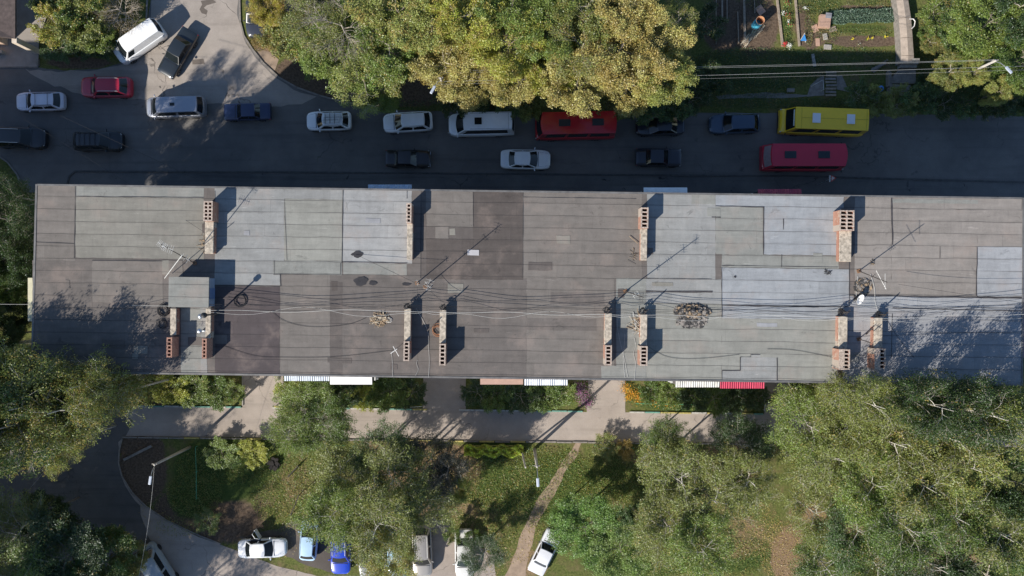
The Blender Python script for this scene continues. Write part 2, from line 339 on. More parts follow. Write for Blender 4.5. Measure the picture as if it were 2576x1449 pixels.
RC = {k: mat_roof('roofing_'+k, tuple(q*.76 for q in v)) for k, v in dict(
    olive=(0.27, 0.26, 0.228), brown=(0.170, 0.152, 0.140), light=(0.325, 0.33, 0.322), pale=(0.37, 0.375, 0.372), oliveL=(0.32, 0.32, 0.288),
    purple=(0.100, 0.083, 0.085), darkbrown=(0.112, 0.096, 0.088), brown2=(0.212, 0.192, 0.174), blue=(0.36, 0.38, 0.40), blueL=(0.39, 0.405, 0.425), warm=(0.31, 0.284, 0.26),
    lav=(0.36, 0.368, 0.388), greyg=(0.295, 0.30, 0.278), mid=(0.138, 0.121, 0.112)).items()}
bld = thing('apartment_building', 'long five storey apartment block with flat patchwork roof of grey and brown felt', 'apartment building')
rc = [W(90, 463, ZR), W(2576, 497, ZR), W(2573, 970, ZR), W(78, 937, ZR)]
inset = [Vector((p.x + a*.25, p.y + c*.25, 0)) for p, a, c in zip(rc, (1, -1, -1, 1), (-1, -1, 1, 1))]
M_WALL = bpy.data.materials.new('silicate_brick_wall'); n, b_ = nodes(M_WALL)
g_ = mk(n, 'ShaderNodeTexCoord').outputs['Object']; mp_ = mk(n, 'ShaderNodeMapping'); mp_.inputs['Rotation'].default_value = (R(90), 0, 0); n.links.new(g_, mp_.inputs[0])
bt = mk(n, 'ShaderNodeTexBrick'); n.links.new(mp_.outputs[0], bt.inputs['Vector']); bt.inputs['Scale'].default_value = 4.0
bt.inputs['Color1'].default_value = (0.42, 0.39, 0.34, 1); bt.inputs['Color2'].default_value = (0.36, 0.33, 0.29, 1); bt.inputs['Mortar'].default_value = (0.25, 0.24, 0.22, 1)
n.links.new(bt.outputs['Color'], b_.inputs['Base Color']); b_.inputs['Roughness'].default_value = 0.9
wl = MB(); wl.prism([(p.x, p.y) for p in inset][::-1], 0.0, ZR-0.25); wl.build('wall', M_WALL, bld)
rf = MB(); rf.prism([(p.x, p.y) for p in rc][::-1], ZR-0.25, ZR); roof = rf.build('roof', RC['brown'], bld)
M_EDGE = mat('roof_edge_tin', (0.17, 0.165, 0.16), 0.5, 0.3, 1.5, metal=0.3)
def rp(x, y, z=ZR): return W(x, y, z)
PIDX = 0
def panel(dpts, m, layer=1, seed=0):
    global PIDX; PIDX += 1; z = ZR + 0.006*layer + PIDX*0.00006
    poly = [tuple(W(x, y, ZR)[:2]) for x, y in dpts]; poly = resample(poly, 0.45, 0.028, seed)
    b = MB(); b.add([(x, y, z) for x, y in poly], [list(range(len(poly)))]); o = b.build('roofing_sheet', m, roof)
    if o.data.polygons[0].normal.z < 0: o.data.flip_normals()
    return o
def ry(x, side):   # roof edge y in d at x
    return (463 + (x-90)*34/2486 if side == 'n' else 937 + (x-78)*33/2495)
def RPN(x0, y0, x1, y1, m, layer=1, sk=0.0137):
    """rectangle aligned with the roof; None = roof edge"""
    f = lambda x, y, s: (ry(x, s) + (3 if s == 'n' else -3)) if y is None else y + (x-x0)*sk
    panel([(x0, f(x0, y0, 'n')), (x1, f(x1, y0, 'n')), (x1, f(x1, y1, 's')), (x0, f(x0, y1, 's'))], RC[m], layer, int(x0+y1 if y1 else x0))
RPN(94, None, 190, 655, 'brown2'); RPN(190, 494, 513, 648, 'olive'); RPN(190, None, 513, 494, 'greyg')
RPN(82, 655, 232, None, 'brown'); RPN(232, 655, 410, 760, 'brown2', 2); RPN(240, 760, 400, 935, 'mid', 1) if False else None
RPN(408, 655, 425, 690, 'olive', 3); RPN(425, 655, 460, 700, 'brown2', 3)
RPN(540, None, 715, 716, 'light'); RPN(715, 500, 863, 655, 'oliveL'); RPN(715, None, 863, 500, 'light'); RPN(688, 655, 860, 690, 'greyg', 2)
RPN(863, None, 1036, 662, 'pale'); RPN(863, 662, 1024, 690, 'greyg', 2)
RPN(541, 720, 704, None, 'purple'); RPN(705, 690, 830, None, 'brown2'); RPN(830, 710, 862, None, 'mid'); RPN(862, 700, 1050, None, 'brown')
RPN(834, 708, 848, 732, 'darkbrown', 2)
RPN(455, 775, 510, None, 'greyg'); RPN(505, 775, 521, None, 'light', 2)
RPN(1060, None, 1190, 570, 'brown2'); RPN(1190, None, 1316, 704, 'darkbrown'); RPN(1060, 570, 1190, 702, 'mid'); RPN(1096, 570, 1128, 600, 'brown2', 3); RPN(1072, 600, 1190, 702, 'darkbrown', 2)
RPN(1130, 575, 1145, 592, 'olive', 3)
RPN(1316, None, 1615, 700, 'brown2'); RPN(1100, 702, 1325, None, 'brown'); RPN(1325, 700, 1545, None, 'brown2', 1)
RPN(1385, 735, 1520, 765, 'brown', 2); RPN(1325, 800, 1500, 830, 'brown', 2)
RPN(1058, 480, 1072, 700, 'mid', 2)
RPN(1628, None, 1800, 700, 'light'); RPN(1800, 520, 1920, 640, 'greyg'); RPN(1800, None, 2122, 520, 'blue', 1); RPN(1740, None, 1800, 513, 'greyg', 2)
RPN(1920, 520, 2115, 640, 'blue'); RPN(1625, 700, 1815, 762, 'light', 1); RPN(1550, 700, 1625, None, 'greyg'); RPN(1815, 640, 2110, 673, 'greyg'); RPN(1815, 673, 2136, 770, 'blue')
RPN(1625, 762, 1815, None, 'oliveL'); RPN(1815, 800, 2108, None, 'oliveL'); RPN(1815, 770, 2108, 800, 'blue'); RPN(1816, 932, 1954, None, 'light', 2); RPN(1862, 898, 1954, 932, 'light', 2)
RPN(1888, 892, 1912, 898, 'light', 2); RPN(1512, 920, 1625, None, 'greyg', 2)
RPN(2150, None, 2242, 742, 'warm'); RPN(2242, None, 2570, 525, 'oliveL' if False else 'warm', 1); RPN(2242, 525, 2458, 745, 'warm', 2); RPN(2242, 500, 2460, 510, 'greyg', 3); RPN(2458, 620, 2573, 745, 'blueL', 3)
RPN(2458, 525, 2573, 620, 'warm', 2)
RPN(2120, 745, 2570, None, 'lav', 1); RPN(2155, 745, 2244, 775, 'blue', 2); RPN(2244, 745, 2570, 782, 'blueL', 2)
rq = random.Random(77)
for k in range(26):      # small old repairs
    x, y = rq.uniform(120, 2530), rq.uniform(500, 920); w_, h_ = rq.uniform(10, 60), rq.uniform(8, 26)
    base_ = 'greyg' if 540 < x < 1040 and y < 680 or x > 1640 else 'brown'
    RPN(x, y, x+w_, min(y+h_, 930), rq.choice(['brown', 'olive', 'mid'] if base_ == 'brown' else ['greyg', 'oliveL', 'light', 'lav']), 4)
# dark lap joints and tar spots
M_TAR = mat('fresh_tar', (0.035, 0.033, 0.035), 0.45, 0.3, 3); M_TARD = mat('tar_line', (0.05, 0.046, 0.048), 0.7, 0.4, 2)
def lap(x0, y0, x1, y1, w=1.1):
    a, c = W(x0, y0, ZR), W(x1, y1, ZR); b = MB(); r = random.Random(int(x0*7+y0)); k = max(2, int((c-a).length/0.6)); t = (c-a).normalized(); q = Vector((-t.y, t.x, 0))
    rows = [[a+(c-a)*(i/k) + q*(w/33*.5*r.uniform(.3, 1.4)) , a+(c-a)*(i/k) - q*(w/33*.5*r.uniform(.3, 1.4))] for i in range(k+1)]
    b.grid([[(p[0].x, p[0].y, ZR+.037), (p[1].x, p[1].y, ZR+.037)][::-1] for p in rows]); o = b.build('tar_seam', M_TARD, roof)
for l in [(190,494,512,497,1.5),(190,468,187,650,1.6),(715,500,722,655),(863,475,860,662,2),(690,655,690,690),(688,690,857,690,1.5),(857,690,857,662),(862,659,1024,662,2.4),(541,480,541,560),(705,690,706,720,2),(540,718,704,721,1.2),(1060,481,1058,700,1.2),
          (1625,733,1792,735,4.5),(1815,672,1816,800,1.8),(1921,520,1920,640,2.6),(1800,518,1920,521,2),(1816,768,2060,772,3),(2136,580,2136,770,2),(2242,498,2245,615,4),(2458,622,2455,745,3),(2155,743,2571,750,3.4),(2245,775,2571,782,2.2),(1936,770,2134,772,2),(2364,620,2364,650,1.5),(1790,546,1813,547,3),
          (1816,932,1862,932,2),(1862,932,1862,898,2),(1862,898,1888,898),(1888,898,1888,892),(1888,892,1912,892),(1954,900,1955,962,2.4),(1816,932,1816,968),(2108,672,1815,668),(1190,481,1190,570),(1316,480,1315,700,1),(90,609,187,613,2.4),(1625,700,1790,702),(1970,550,1970,578,2.5),(1966,640,1965,672,1.5),(1024,475,1024,500),(1316,496,1600,500),(232,655,410,657,2),(2244,790,2242,900,1.5)]:
    lap(*l)
def blob(x, y, rx, ry_, m, z, name, parent=None, seed=0):
    r = random.Random(seed); k = 22; c = W(x, y, ZR); s = 33.25
    ph = [r.uniform(0, 6.28) for _ in range(3)]
    P = [(c.x + rx/s*math.cos(a)*(1+.12*math.sin(3*a+ph[0])+.08*math.sin(5*a+ph[1])), c.y + ry_/s*math.sin(a)*(1+.12*math.sin(2*a+ph[2])+.08*math.sin(7*a))) for a in [2*math.pi*i/k for i in range(k)]]
    b = MB(); b.add([(p[0], p[1], z) for p in P], [list(range(k))]); return b.build(name, m, parent)
blob(900, 640, 13, 8, M_TAR, ZR+.042, 'tar_patch', roof, 1); blob(908, 708, 17, 12, M_TAR, ZR+.042, 'tar_patch', roof, 2); blob(938, 712, 10, 6, M_TAR, ZR+.045, 'tar_patch', roof, 3); blob(1022, 715, 11, 4, M_TAR, ZR+.042, 'tar_patch', roof, 4)
blob(888, 640, 5, 3, M_TAR, ZR+.045, 'tar_patch', roof, 5); blob(1849, 696, 3, 3, M_TAR, ZR+.042, 'tar_patch', roof, 6)
b = MB(); p = [W(1176, 628, ZR), W(1205, 629, ZR), W(1205, 643, ZR), W(1176, 642, ZR)]; b.add([(q.x, q.y, ZR+.04) for q in p], [(3,2,1,0)])
b.build('pale_patch', mat('pale_felt', (0.42, 0.41, 0.42), 0.8, 0.08, 2), roof)
# metal edge strips
for (a, c_) in ((0, 1), (3, 2), (0, 3), (1, 2)):
    A, B = rc[a], rc[c_]; t = (B-A).normalized(); b = MB(); mdl = (A+B)/2; q = Vector((-t.y, t.x, 0)); cen = (rc[0]+rc[2])/2
    if q.dot(cen-mdl) < 0: q = -q
    mdl = mdl + q*0.06; L = (B-A).length - (0.3 if a in (0, 3) and c_ in (1, 2) else 0.0)
    if (a, c_) in ((0, 3), (1, 2)): L = (B-A).length - 0.02
    b.box((mdl.x, mdl.y, ZR+.02 if (a, c_) in ((0,1),(3,2)) else ZR+.017), (L, .14, .05 if (a, c_) in ((0,1),(3,2)) else .042), math.atan2(t.y, t.x)); b.build('edge_flashing', M_EDGE, roof)

# chimneys
M_BR = bpy.data.materials.new('weathered_red_brick'); n, b_ = nodes(M_BR)
g_ = mk(n, 'ShaderNodeTexCoord').outputs['Object']; mp_ = mk(n, 'ShaderNodeMapping'); mp_.inputs['Rotation'].default_value = (R(90), 0, R(90)); n.links.new(g_, mp_.inputs[0])
bt = mk(n, 'ShaderNodeTexBrick'); n.links.new(mp_.outputs[0], bt.inputs['Vector']); bt.inputs['Scale'].default_value = 4.5
bt.inputs['Color1'].default_value = (0.30, 0.13, 0.085, 1); bt.inputs['Color2'].default_value = (0.38, 0.2, 0.14, 1); bt.inputs['Mortar'].default_value = (0.36, 0.3, 0.25, 1)
fb = mixc(n, ramp(n, noise(n, g_, 2.2, 5, .7), .50, .70), bt.outputs['Color'], (0.42, 0.34, 0.27))
n.links.new(fb, b_.inputs['Base Color']); b_.inputs['Roughness'].default_value = 0.92
M_CAP = mat('lichen_concrete_cap', (0.27, 0.235, 0.19), 0.95, 0.35, 4.5, c2=(0.47, 0.41, 0.33), bump=0.4)
M_RIM = mat('limewashed_rim', (0.27, 0.21, 0.17), 0.95, 0.35, 8, c2=(0.47, 0.39, 0.33))
M_SOOT = mat('soot', (0.012, 0.011, 0.011), 0.95, 0.3, 5)
M_RED = mat('bare_red_brick', (0.25, 0.11, 0.085), 0.9, 0.35, 9, c2=(0.38, 0.23, 0.17))
BA = -R(0.78)
def chimney(low, tall, cols=1, brickrim=False, hole_side=0):
    """low / tall: (x0,y0,x1,y1) of the top faces in the picture; both rise from the roof"""
    HL, HT = 0.72, 1.2
    a, c = W(low[0], low[1], ZR+HL), W(low[2], low[3], ZR+HL); cx, cy = (a.x+c.x)/2, (a.y+c.y)/2; w, l = abs(c.x-a.x), abs(c.y-a.y)
    body = MB(); body.box((cx, cy, ZR+.22), (w*.9, l*.985, .44), BA)
    k = 11
    for i in range(k):      # brick piers that carry the cap
        for s in (-1, 1):
            yy = (i+.5)/k*l*.98 - l*.49; o = Vector((s*(w*.45-.06), yy, 0)); o.rotate(Matrix.Rotation(BA, 3, 'Z'))
            body.box((cx+o.x, cy+o.y, ZR+.52), (.12, l/k*.5, .16), BA)
    ch = body.build('chimney', M_BR, bld)
    cm = MB(); cm.box((cx, cy, ZR+.52), (w*.9-.26, l*.95, .15), BA); cm.build('flue_core', M_SOOT, ch)
    cap = MB(); cap.box((cx, cy, ZR+.66), (w, l, .115), BA); o = cap.build('cap_slab', M_CAP, ch)
    bv = o.modifiers.new('bevel', 'BEVEL'); bv.width = .03; bv.segments = 2
    a, c = W(tall[0], tall[1], ZR+HT), W(tall[2], tall[3], ZR+HT); tx, ty = (a.x+c.x)/2, (a.y+c.y)/2; tw, tl = abs(c.x-a.x), abs(c.y-a.y)
    fl = MB(); Mz = Matrix.Rotation(BA, 3, 'Z')
    def bx(x, y, z, sx, sy, sz): o = Mz @ Vector((x, y, 0)); fl.box((tx+o.x, ty+o.y, z), (sx, sy, sz), BA)
    bx(0, 0, ZR+.4, tw, tl, .8)
    tk = .10; z = ZR+.8+.2; xs0 = -tw/2
    hole_w = tw if cols == 2 or tw < .6 else .5
    if hole_w < tw:    # solid shoulder beside a single row of flues
        sh = tw-hole_w; sx_ = -1 if hole_side >= 0 else 1
        bx(sx_*(tw/2-sh/2), 0, z, sh, tl, .4); hx = -sx_*(sh/2)
    else: hx = 0
    for s in (-1, 1): bx(hx+s*(hole_w/2-tk/2), 0, z, tk, tl, .4)
    if cols == 2: bx(hx, 0, z, tk, tl, .4)
    nh = 5; inner = (hole_w - tk*(cols+1))/cols
    for i in range(nh+1):
        yy = -tl/2 + tk/2 + (tl-tk)*i/nh
        for q in range(cols):
            bx(hx - hole_w/2 + tk + inner/2 + q*(inner+tk), yy, z, inner, tk, .4)
    f = fl.build('flue_block', M_RED if brickrim else M_BR, ch)
    sf = MB(); o = Mz @ Vector((hx, 0, 0)); sf.box((tx+o.x, ty+o.y, ZR+.84), (hole_w-tk*2.2, tl-tk*1.2, .07), BA); sf.build('flue_shaft', M_SOOT, ch)
    fl = MB(); zz = ZR+1.2+.012; h = .024      # limewashed top course, proud of the bricks
    if hole_w < tw: bx(sx_*(tw/2-sh/2)-sx_*.004, 0, zz, sh-.004, tl+.03, h)
    for s in (-1, 1): bx(hx+s*(hole_w/2-tk/2), 0, zz, tk-.004, tl+.02, h-.003)
    if cols == 2: bx(hx, 0, zz, tk, tl, h)
    for i in range(nh+1):
        yy = -tl/2 + tk/2 + (tl-tk)*i/nh
        for q in range(cols): bx(hx - hole_w/2 + tk + inner/2 + q*(inner+tk), yy, zz, inner-.004, tk*.9, h-.004)
    fl.build('flue_rim', M_RED if brickrim else M_RIM, ch)
chimney((515,557,537,638), (512,506,535,556), 2)
chimney((1024,562,1038,653), (1022,511,1035,561))
chimney((1612,575,1628,655), (1612,522,1631,574))
chimney((2112,581,2142,658), (2112,529,2149,580), 2)
chimney((428,776,443,843), (419,849,433,899), 1, True)
chimney((517,776,530,851), (508,852,520,902), 1, True)
chimney((1017,776,1033,858), (1015,859,1030,908))
chimney((1106,780,1122,863), (1105,865,1121,919))
chimney((1521,788,1539,868), (1522,869,1539,919))
chimney((1611,791,1628,870), (1610,871,1629,920))
chimney((2110,796,2132,878), (2110,879,2138,930))
chimney((2199,799,2220,876), (2200,877,2228,929))
# roof hatch house
a, c = W(424, 697, ZR+1.35), W(525, 773, ZR+1.35); hx, hy, hw, hl = (a.x+c.x)/2, (a.y+c.y)/2, abs(c.x-a.x), abs(c.y-a.y)
hb = MB(); hb.box((hx, hy, ZR+.6), (hw-.12, hl-.12, 1.2), BA); hatch = hb.build('stair_house', mat('hatch_wall_paint', (0.22, 0.27, 0.36), 0.7, 0.15, 2), bld)
hb = MB(); hb.box((hx, hy, ZR+1.275), (hw, hl, .15), BA); hb.build('hatch_roof', RC['greyg'], hatch)
hb = MB(); hb.box((hx+hw/2-.05, hy-.1, ZR+.55), (.06, .8, 1.0), BA); hb.build('door', mat('hatch_door_blue', (0.1, 0.16, 0.3), 0.5, 0.1, 2), hatch)

# windows and balconies of the block (seen only from the side)
M_FR = mat('white_window_frame', (0.7, 0.7, 0.68), 0.5, 0.05, 2)
M_GL = mat('window_glass', (0.03, 0.04, 0.05), 0.06, 0.1, 0.5, spec=0.8)
wm = MB(); wm.box((0, 0, 0), (1.5, .1, 1.5)); wm.cur = 1
for s in (-1, 1): wm.box((s*.35, 0, 0), (.6, .13, 1.3))
win0 = wm.build('window', [M_FR, M_GL], bld)
N0, N1, S0_, S1_ = inset[0], inset[1], inset[3], inset[2]; first = True
for A, B, s in ((N0, N1, 1), (S0_, S1_, -1)):
    for fl_ in range(5):
        for i in range(9):
            o = win0 if first else win0.copy()
            if not first: col.objects.link(o); o.parent = bld
            first = False
            p = A.lerp(B, (i+.42)/9); o.location = (p.x, p.y + s*.01, 1.9 + fl_*2.8); o.rotation_euler.z = BA
def corr(name, c, rough=0.5):   # corrugated sheet
    m = bpy.data.materials.new(name); n, b = nodes(m); g = mk(n, 'ShaderNodeTexCoord').outputs['Object']
    wv = mk(n, 'ShaderNodeTexWave'); wv.inputs['Scale'].default_value = 1.9; wv.inputs['Distortion'].default_value = 0; n.links.new(g, wv.inputs['Vector'])
    cc = mixc(n, ramp(n, noise(n, g, 3, 5), .4, .7), c, tuple(v*.75 for v in c)); n.links.new(cc, b.inputs['Base Color']); b.inputs['Roughness'].default_value = rough
    bp = mk(n, 'ShaderNodeBump'); bp.inputs['Strength'].default_value = 1.0; bp.inputs['Distance'].default_value = 0.04; n.links.new(wv.outputs['Fac'], bp.inputs['Height']); n.links.new(bp.outputs[0], b.inputs['Normal'])
    return m
def balcony(x0, y0, x1, y1, c, side, lab, corrugated=True, zt=14.55):
    a, d = W(x0, y0, zt), W(x1, y1, zt); xa, xb = min(a.x, d.x), max(a.x, d.x); ya, yb = min(a.y, d.y), max(a.y, d.y)
    m = corr('balcony_sheet_'+lab.split()[0], c) if corrugated else mat('balcony_sheet_'+lab.split()[0], c, 0.6, 0.1, 3)
    if side == 's': yb += 0.9
    if side == 'n': ya -= 0.9
    if side == 'w': xb += 0.9
    if side == 'e': xa -= 0.9
    cx, cy, w, l = (xa+xb)/2, (ya+yb)/2, xb-xa, yb-ya
    bb = MB()
    for fl_ in range(1, 5): bb.box((cx, cy, .2+fl_*2.8-.08), (w-.1, l-.1, .16)); bb.box((cx, cy, .2+fl_*2.8+.5), (w-.16, l-.16, .98))
    bb.box((cx, (ya+.1 if side != 's' else yb-.1) if side in 'sn' else cy, 7.6), (.14, .14, 9.0))
    q = tag(bb.build('balcony', mat('balcony_panels', (0.5, 0.5, 0.48), .7, .1, 2), bld), lab)
    gg = MB(); gg.box((cx, cy, zt-1.0), (w-.24, l-.24, 1.55)); gg.build('glazing', M_GL, q)
    rr = MB(); k = max(6, int(w/0.1)) if side in 'sn' else 6; hi = .18
    rows = []
    for i in range(k+1):
        x = xa + w*i/k; dz = (.02 if i % 2 else 0) if corrugated else 0
        rows.append([(x, ya, zt-(hi if side == 's' else 0)+dz), (x, yb, zt-(hi if side == 'n' else 0)+dz)])
    rr.grid([r[::-1] for r in rows]); ro = rr.build('balcony_roof', m, q)
    sm = ro.modifiers.new('thick', 'SOLIDIFY'); sm.thickness = .02
    if ro.data.polygons[0].normal.z < 0: ro.data.flip_normals()
balcony(925, 463.5, 1035, 476, (0.45, 0.55, 0.68), 'n', 'pale blue sheet balcony roof above the road')
balcony(1620, 471, 1730, 486, (0.75, 0.78, 0.8), 'n', 'white balcony roof above the road', False)
balcony(1908, 475, 2018, 492, (0.42, 0.05, 0.09), 'n', 'red balcony roof above the road')
balcony(713, 936, 827, 959, (0.6, 0.66, 0.72), 's', 'bluish corrugated balcony roof above the driveway')
balcony(829, 940, 935, 968, (0.78, 0.76, 0.74), 's', 'dirty white flat balcony roof above the driveway', False)
balcony(1208, 945, 1316, 968, (0.42, 0.27, 0.21), 's', 'rusty brown balcony roof above the driveway', False)
balcony(1319, 946, 1428, 970, (0.72, 0.76, 0.82), 's', 'whitish corrugated balcony roof above the driveway')
balcony(1700, 953, 1811, 975, (0.7, 0.68, 0.62), 's', 'cream corrugated balcony roof above the driveway')
balcony(1813, 955, 1924, 978, (0.5, 0.03, 0.08), 's', 'crimson corrugated balcony roof above the driveway')
balcony(70, 699, 84, 808, (0.55, 0.52, 0.36), 'w', 'yellowish side balcony roof', False)
balcony(2560, 608, 2582, 738, (0.12, 0.28, 0.5), 'e', 'blue side balcony roof', False)
balcony(2560, 742, 2582, 900, (0.34, 0.18, 0.2), 'e', 'maroon side balcony roof', False)

# ------------------------------------------------------------------ things on the roof
M_GALV = mat('galvanised_steel', (0.5, 0.52, 0.54), 0.35, 0.15, 4, metal=0.8)
M_STEEL = mat('rusty_dark_steel', (0.06, 0.05, 0.045), 0.7, 0.4, 5)
M_ALU = mat('antenna_aluminium', (0.62, 0.62, 0.6), 0.4, 0.1, 4)
M_BLK = mat('black_cable', (0.02, 0.02, 0.022), 0.5, 0.2, 4); M_WHC = mat('white_cable', (0.50, 0.50, 0.48), 0.5, 0.1, 4)
M_WOODD = mat('grey_timber', (0.28, 0.23, 0.18), 0.9, 0.3, 5)
for x, y, lab in ((502, 796, 'round galvanised vent cowl with elbow pipe, the nearer to the stair house'), (500, 833, 'round galvanised vent cowl with elbow pipe, the farther from the stair house')):
    p = W(x, y, ZR+.9); t = thing('vent_cowl', lab, 'vent cowl', (p.x, p.y, ZR), group='vent cowls beside the chimney by the stair house')
    b = MB(); b.tube([(0, 0, .02), (0, 0, .75)], .09, 12); b.build('pipe', M_GALV, t, True)
    b = MB(); b.lathe((0, 0, .7), [(.10, 0), (.2, .05), (.2, .1), (.12, .17), (.01, .2)], 18); b.build('cowl', M_GALV, t, True)
    b = MB(); b.tube([(0, 0, .5), (.25, .0, .5), (.72, .01, .5)], .07, 10); b.build('elbow', M_GALV, t, True)
M_ALUD = mat('dull_aluminium', (0.4, 0.4, 0.39), 0.5, 0.15, 4)
def mast(x, y, tipx, tipy, h, lab, bars, name='antenna_mast', seed=0):
    base = W(x, y, ZR); tip = W(tipx, tipy, ZR+h) - base
    t = thing(name, lab, 'antenna mast', base, group='television antenna masts on the roof'); r = random.Random(seed)
    b = MB(); b.tube([(0, 0, .05), tuple(tip)], [.04, .028], 8); b.build('pole', M_STEEL, t)
    b = MB(); b.box((0, 0, .03), (.28, .28, .06), .3); b.build('base_plate', mat('rusty_plate', (0.2, 0.11, 0.06), .9, .3, 6), t)
    for f, L, n_, ang, m in bars:
        c = tip*f; d = Vector((math.cos(R(ang)), math.sin(R(ang)), 0)); q = Vector((-d.y, d.x, 0))
        b = MB(); b.tube([c-d*L/2, c+d*L/2], .013, 6)
        for i in range(n_):
            s = c + d*L*((i+.5)/n_-.5); w_ = L*(.32+.05*i/n_)
            b.tube([s-q*w_, s+q*w_], .009, 5)
        b.build('antenna', m, t)
mast(1070, 722, 1078, 716, 4.5, 'tall rusty antenna mast with white crossed aerials at mid roof', [(.95, .9, 4, 70, M_ALUD), (.8, .6, 3, -50, M_ALUD), (.55, .5, 3, 10, M_STEEL)], seed=1)
mast(1049, 712, 1050, 711, 1.9, 'short antenna mast just left of the tall one at mid roof', [(.95, .45, 3, 100, M_ALUD)], seed=2)
mast(1573, 733, 1619, 748, 4.4, 'leaning antenna mast with green stained aerials near the middle chimneys', [(.97, .8, 5, 80, M_STEEL), (.8, .7, 4, 95, M_STEEL), (.6, .6, 3, 30, M_ALU), (.45, .5, 3, 75, M_STEEL)], seed=3)
mast(2160, 682, 2232, 710, 4.4, 'antenna mast with a long white rod near the satellite dish', [(.8, 1.5, 0, -62, M_ALU), (.93, 1.1, 0, 90, M_ALU), (.5, .6, 4, 40, M_STEEL)], seed=4)
mast(490, 662, 405, 615, 4.6, 'leaning black mast with a comb of white aerials above the stair house', [(.97, .75, 7, -35, M_ALU), (.82, .9, 6, -20, M_ALU), (.3, .8, 3, -35, M_ALU)], seed=5)
mast(2160, 853, 2190, 862, 2.0, 'small bent antenna between the two rightmost chimneys', [(.9, .7, 4, -28, M_STEEL)], seed=6)
def stick(p, q, r, m, name, lab, cat, group=None):
    b = MB(); p, q = Vector(p), Vector(q); b.tube([Vector((0, 0, 0)), q-p], r, 6); o = b.build(name, m, None, False, p); tag(o, lab, cat, group); return o
stick(W(414, 700, ZR+.4), W(458, 642, ZR+2.6), .03, M_WHC, 'fallen_pole', 'thin whitish pole leaning beside the stair house', 'pole')
t = thing('tee_antenna', 'small white T-shaped aerial standing on brown felt left of a chimney', 'antenna', W(985, 887, ZR), group=None)
b = MB(); b.tube([(0, 0, 0), (.1, .0, .8)], .02, 6); b.build('pole', M_ALU, t)
b = MB(); b.tube([(.05, 0, .8), (.55, .35, .85)], .03, 6); b.tube([(.25, .55, .85), (.68, -.2, .86)], .03, 6); b.build('aerial', M_ALU, t)
# satellite dish
p = W(2161, 751, ZR+.5); t = thing('satellite_dish', 'white satellite dish beside black rubbish on the roof', 'satellite dish', (p.x, p.y, ZR))
b = MB(); b.tube([(0, 0, 0), (0, 0, .45)], .03, 8); b.box((0, 0, .03), (.4, .4, .05)); b.build('stand', M_STEEL, t)
b = MB(); rows = []
Md = Matrix.Rotation(R(20), 3, 'Y') @ Matrix.Rotation(R(25), 3, 'X')
for i in range(7):
    r_ = .36*i/6; rows.append([Vector((0, 0, .5)) + Md @ Vector((r_*math.cos(a)*.85, r_*math.sin(a)*1.15, .18*(i/6)**2)) for a in [2*math.pi*j/20 for j in range(21)]])
b.grid(rows[::-1]); d_ = b.build('dish', mat('dish_white', (0.82, 0.82, 0.8), .4, .03, 2), t, True); d_.modifiers.new('s', 'SOLIDIFY').thickness = .015
b = MB(); b.tube([(0, 0, .5), tuple(Vector((0, 0, .5)) + Md @ Vector((0, -.1, .45)))], .015, 6); b.build('feed_arm', M_STEEL, t)
# cable anchor posts at north ends of the south chimneys
posts = [(1030, 771, 'left'), (1120, 773, ''), (1527, 780, ''), (1618, 782, ''), (2113, 784, ''), (2205, 790, '')]
plabs = ['cable post at the third chimney of the south row', 'cable post at the fourth chimney of the south row', 'cable post at the fifth chimney of the south row', 'cable post at the sixth chimney of the south row', 'cable post at the seventh chimney of the south row', 'cable post at the last chimney of the south row']
for (x, y, _), lab in zip(posts, plabs):
    t = thing('cable_post', lab, 'cable post', W(x, y, ZR), group='cable posts on the roof')
    b = MB(); b.tube([(0, 0, 0), (0, 0, 1.5)], .05, 8); b.build('pole', M_STEEL, t)
    b = MB(); r = random.Random(x)
    for k in range(5):
        b.tube([(r.uniform(.05, .3)*math.cos(a+k) - .1, r.uniform(.12, .3)*math.sin(a+k), .3+.07*k+r.uniform(0, .2)) for a in [i*.5 for i in range(14)]], .025, 5)
    b.build('cable_bundle', M_BLK, t)
    b = MB(); b.box((0, 0, 1.42), (.5, .06, .06), .8); b.build('cross_arm', M_STEEL, t)
t = thing('cable_post', 'tall cable post with crossbar casting a round headed shadow beside the stair house', 'cable post', W(548, 790, ZR), group='cable posts on the roof')
b = MB(); b.tube([(0, 0, 0), (.0, .0, 2.6)], .06, 8); b.build('pole', M_STEEL, t); b = MB(); b.lathe((0, 0, 2.5), [(.05, 0), (.2, .1), (.2, .3), (.05, .4)], 14); b.build('cable_bundle', M_BLK, t)
# cables
def sag(p, q, s, k=24, wob=0.0, seed=0):
    r = random.Random(seed); p, q = Vector(p), Vector(q); out = []
    ph = r.uniform(0, 6)
    for i in range(k+1):
        t_ = i/k; v = p.lerp(q, t_); v.z -= s*4*t_*(1-t_); v.y += wob*math.sin(t_*9+ph)*t_*(1-t_)*4; out.append(v)
    return out
def cable(pts, r, m, lab, group=None, name='overhead_cable', cat='cable'):
    b = MB(); b.tube(pts, r*.55, 5); return tag(b.build(name, m), lab, cat, group)
X = lambda x, y, h: W(x, y, ZR+h)
G = 'cables strung along the roof between the chimneys'
def run(y_off, hh, m, r, lab, seed, wob=.08):
    nodes_ = [(525, 772), (1036, 775), (1124, 777), (1530, 783), (1620, 784), (2115, 790), (2208, 793), (2590, 765+seed*4)]
    pts = []
    for i in range(len(nodes_)-1):
        a, c = nodes_[i], nodes_[i+1]
        L = abs(a[0]-c[0]); s = sag(X(a[0], a[1]+y_off, hh), X(c[0], c[1]+y_off, hh), min(.5, L/1000), 14, wob*L/500, seed+i)
        pts += s if i == 0 else s[1:]
    cable(pts, r, m, lab, G)
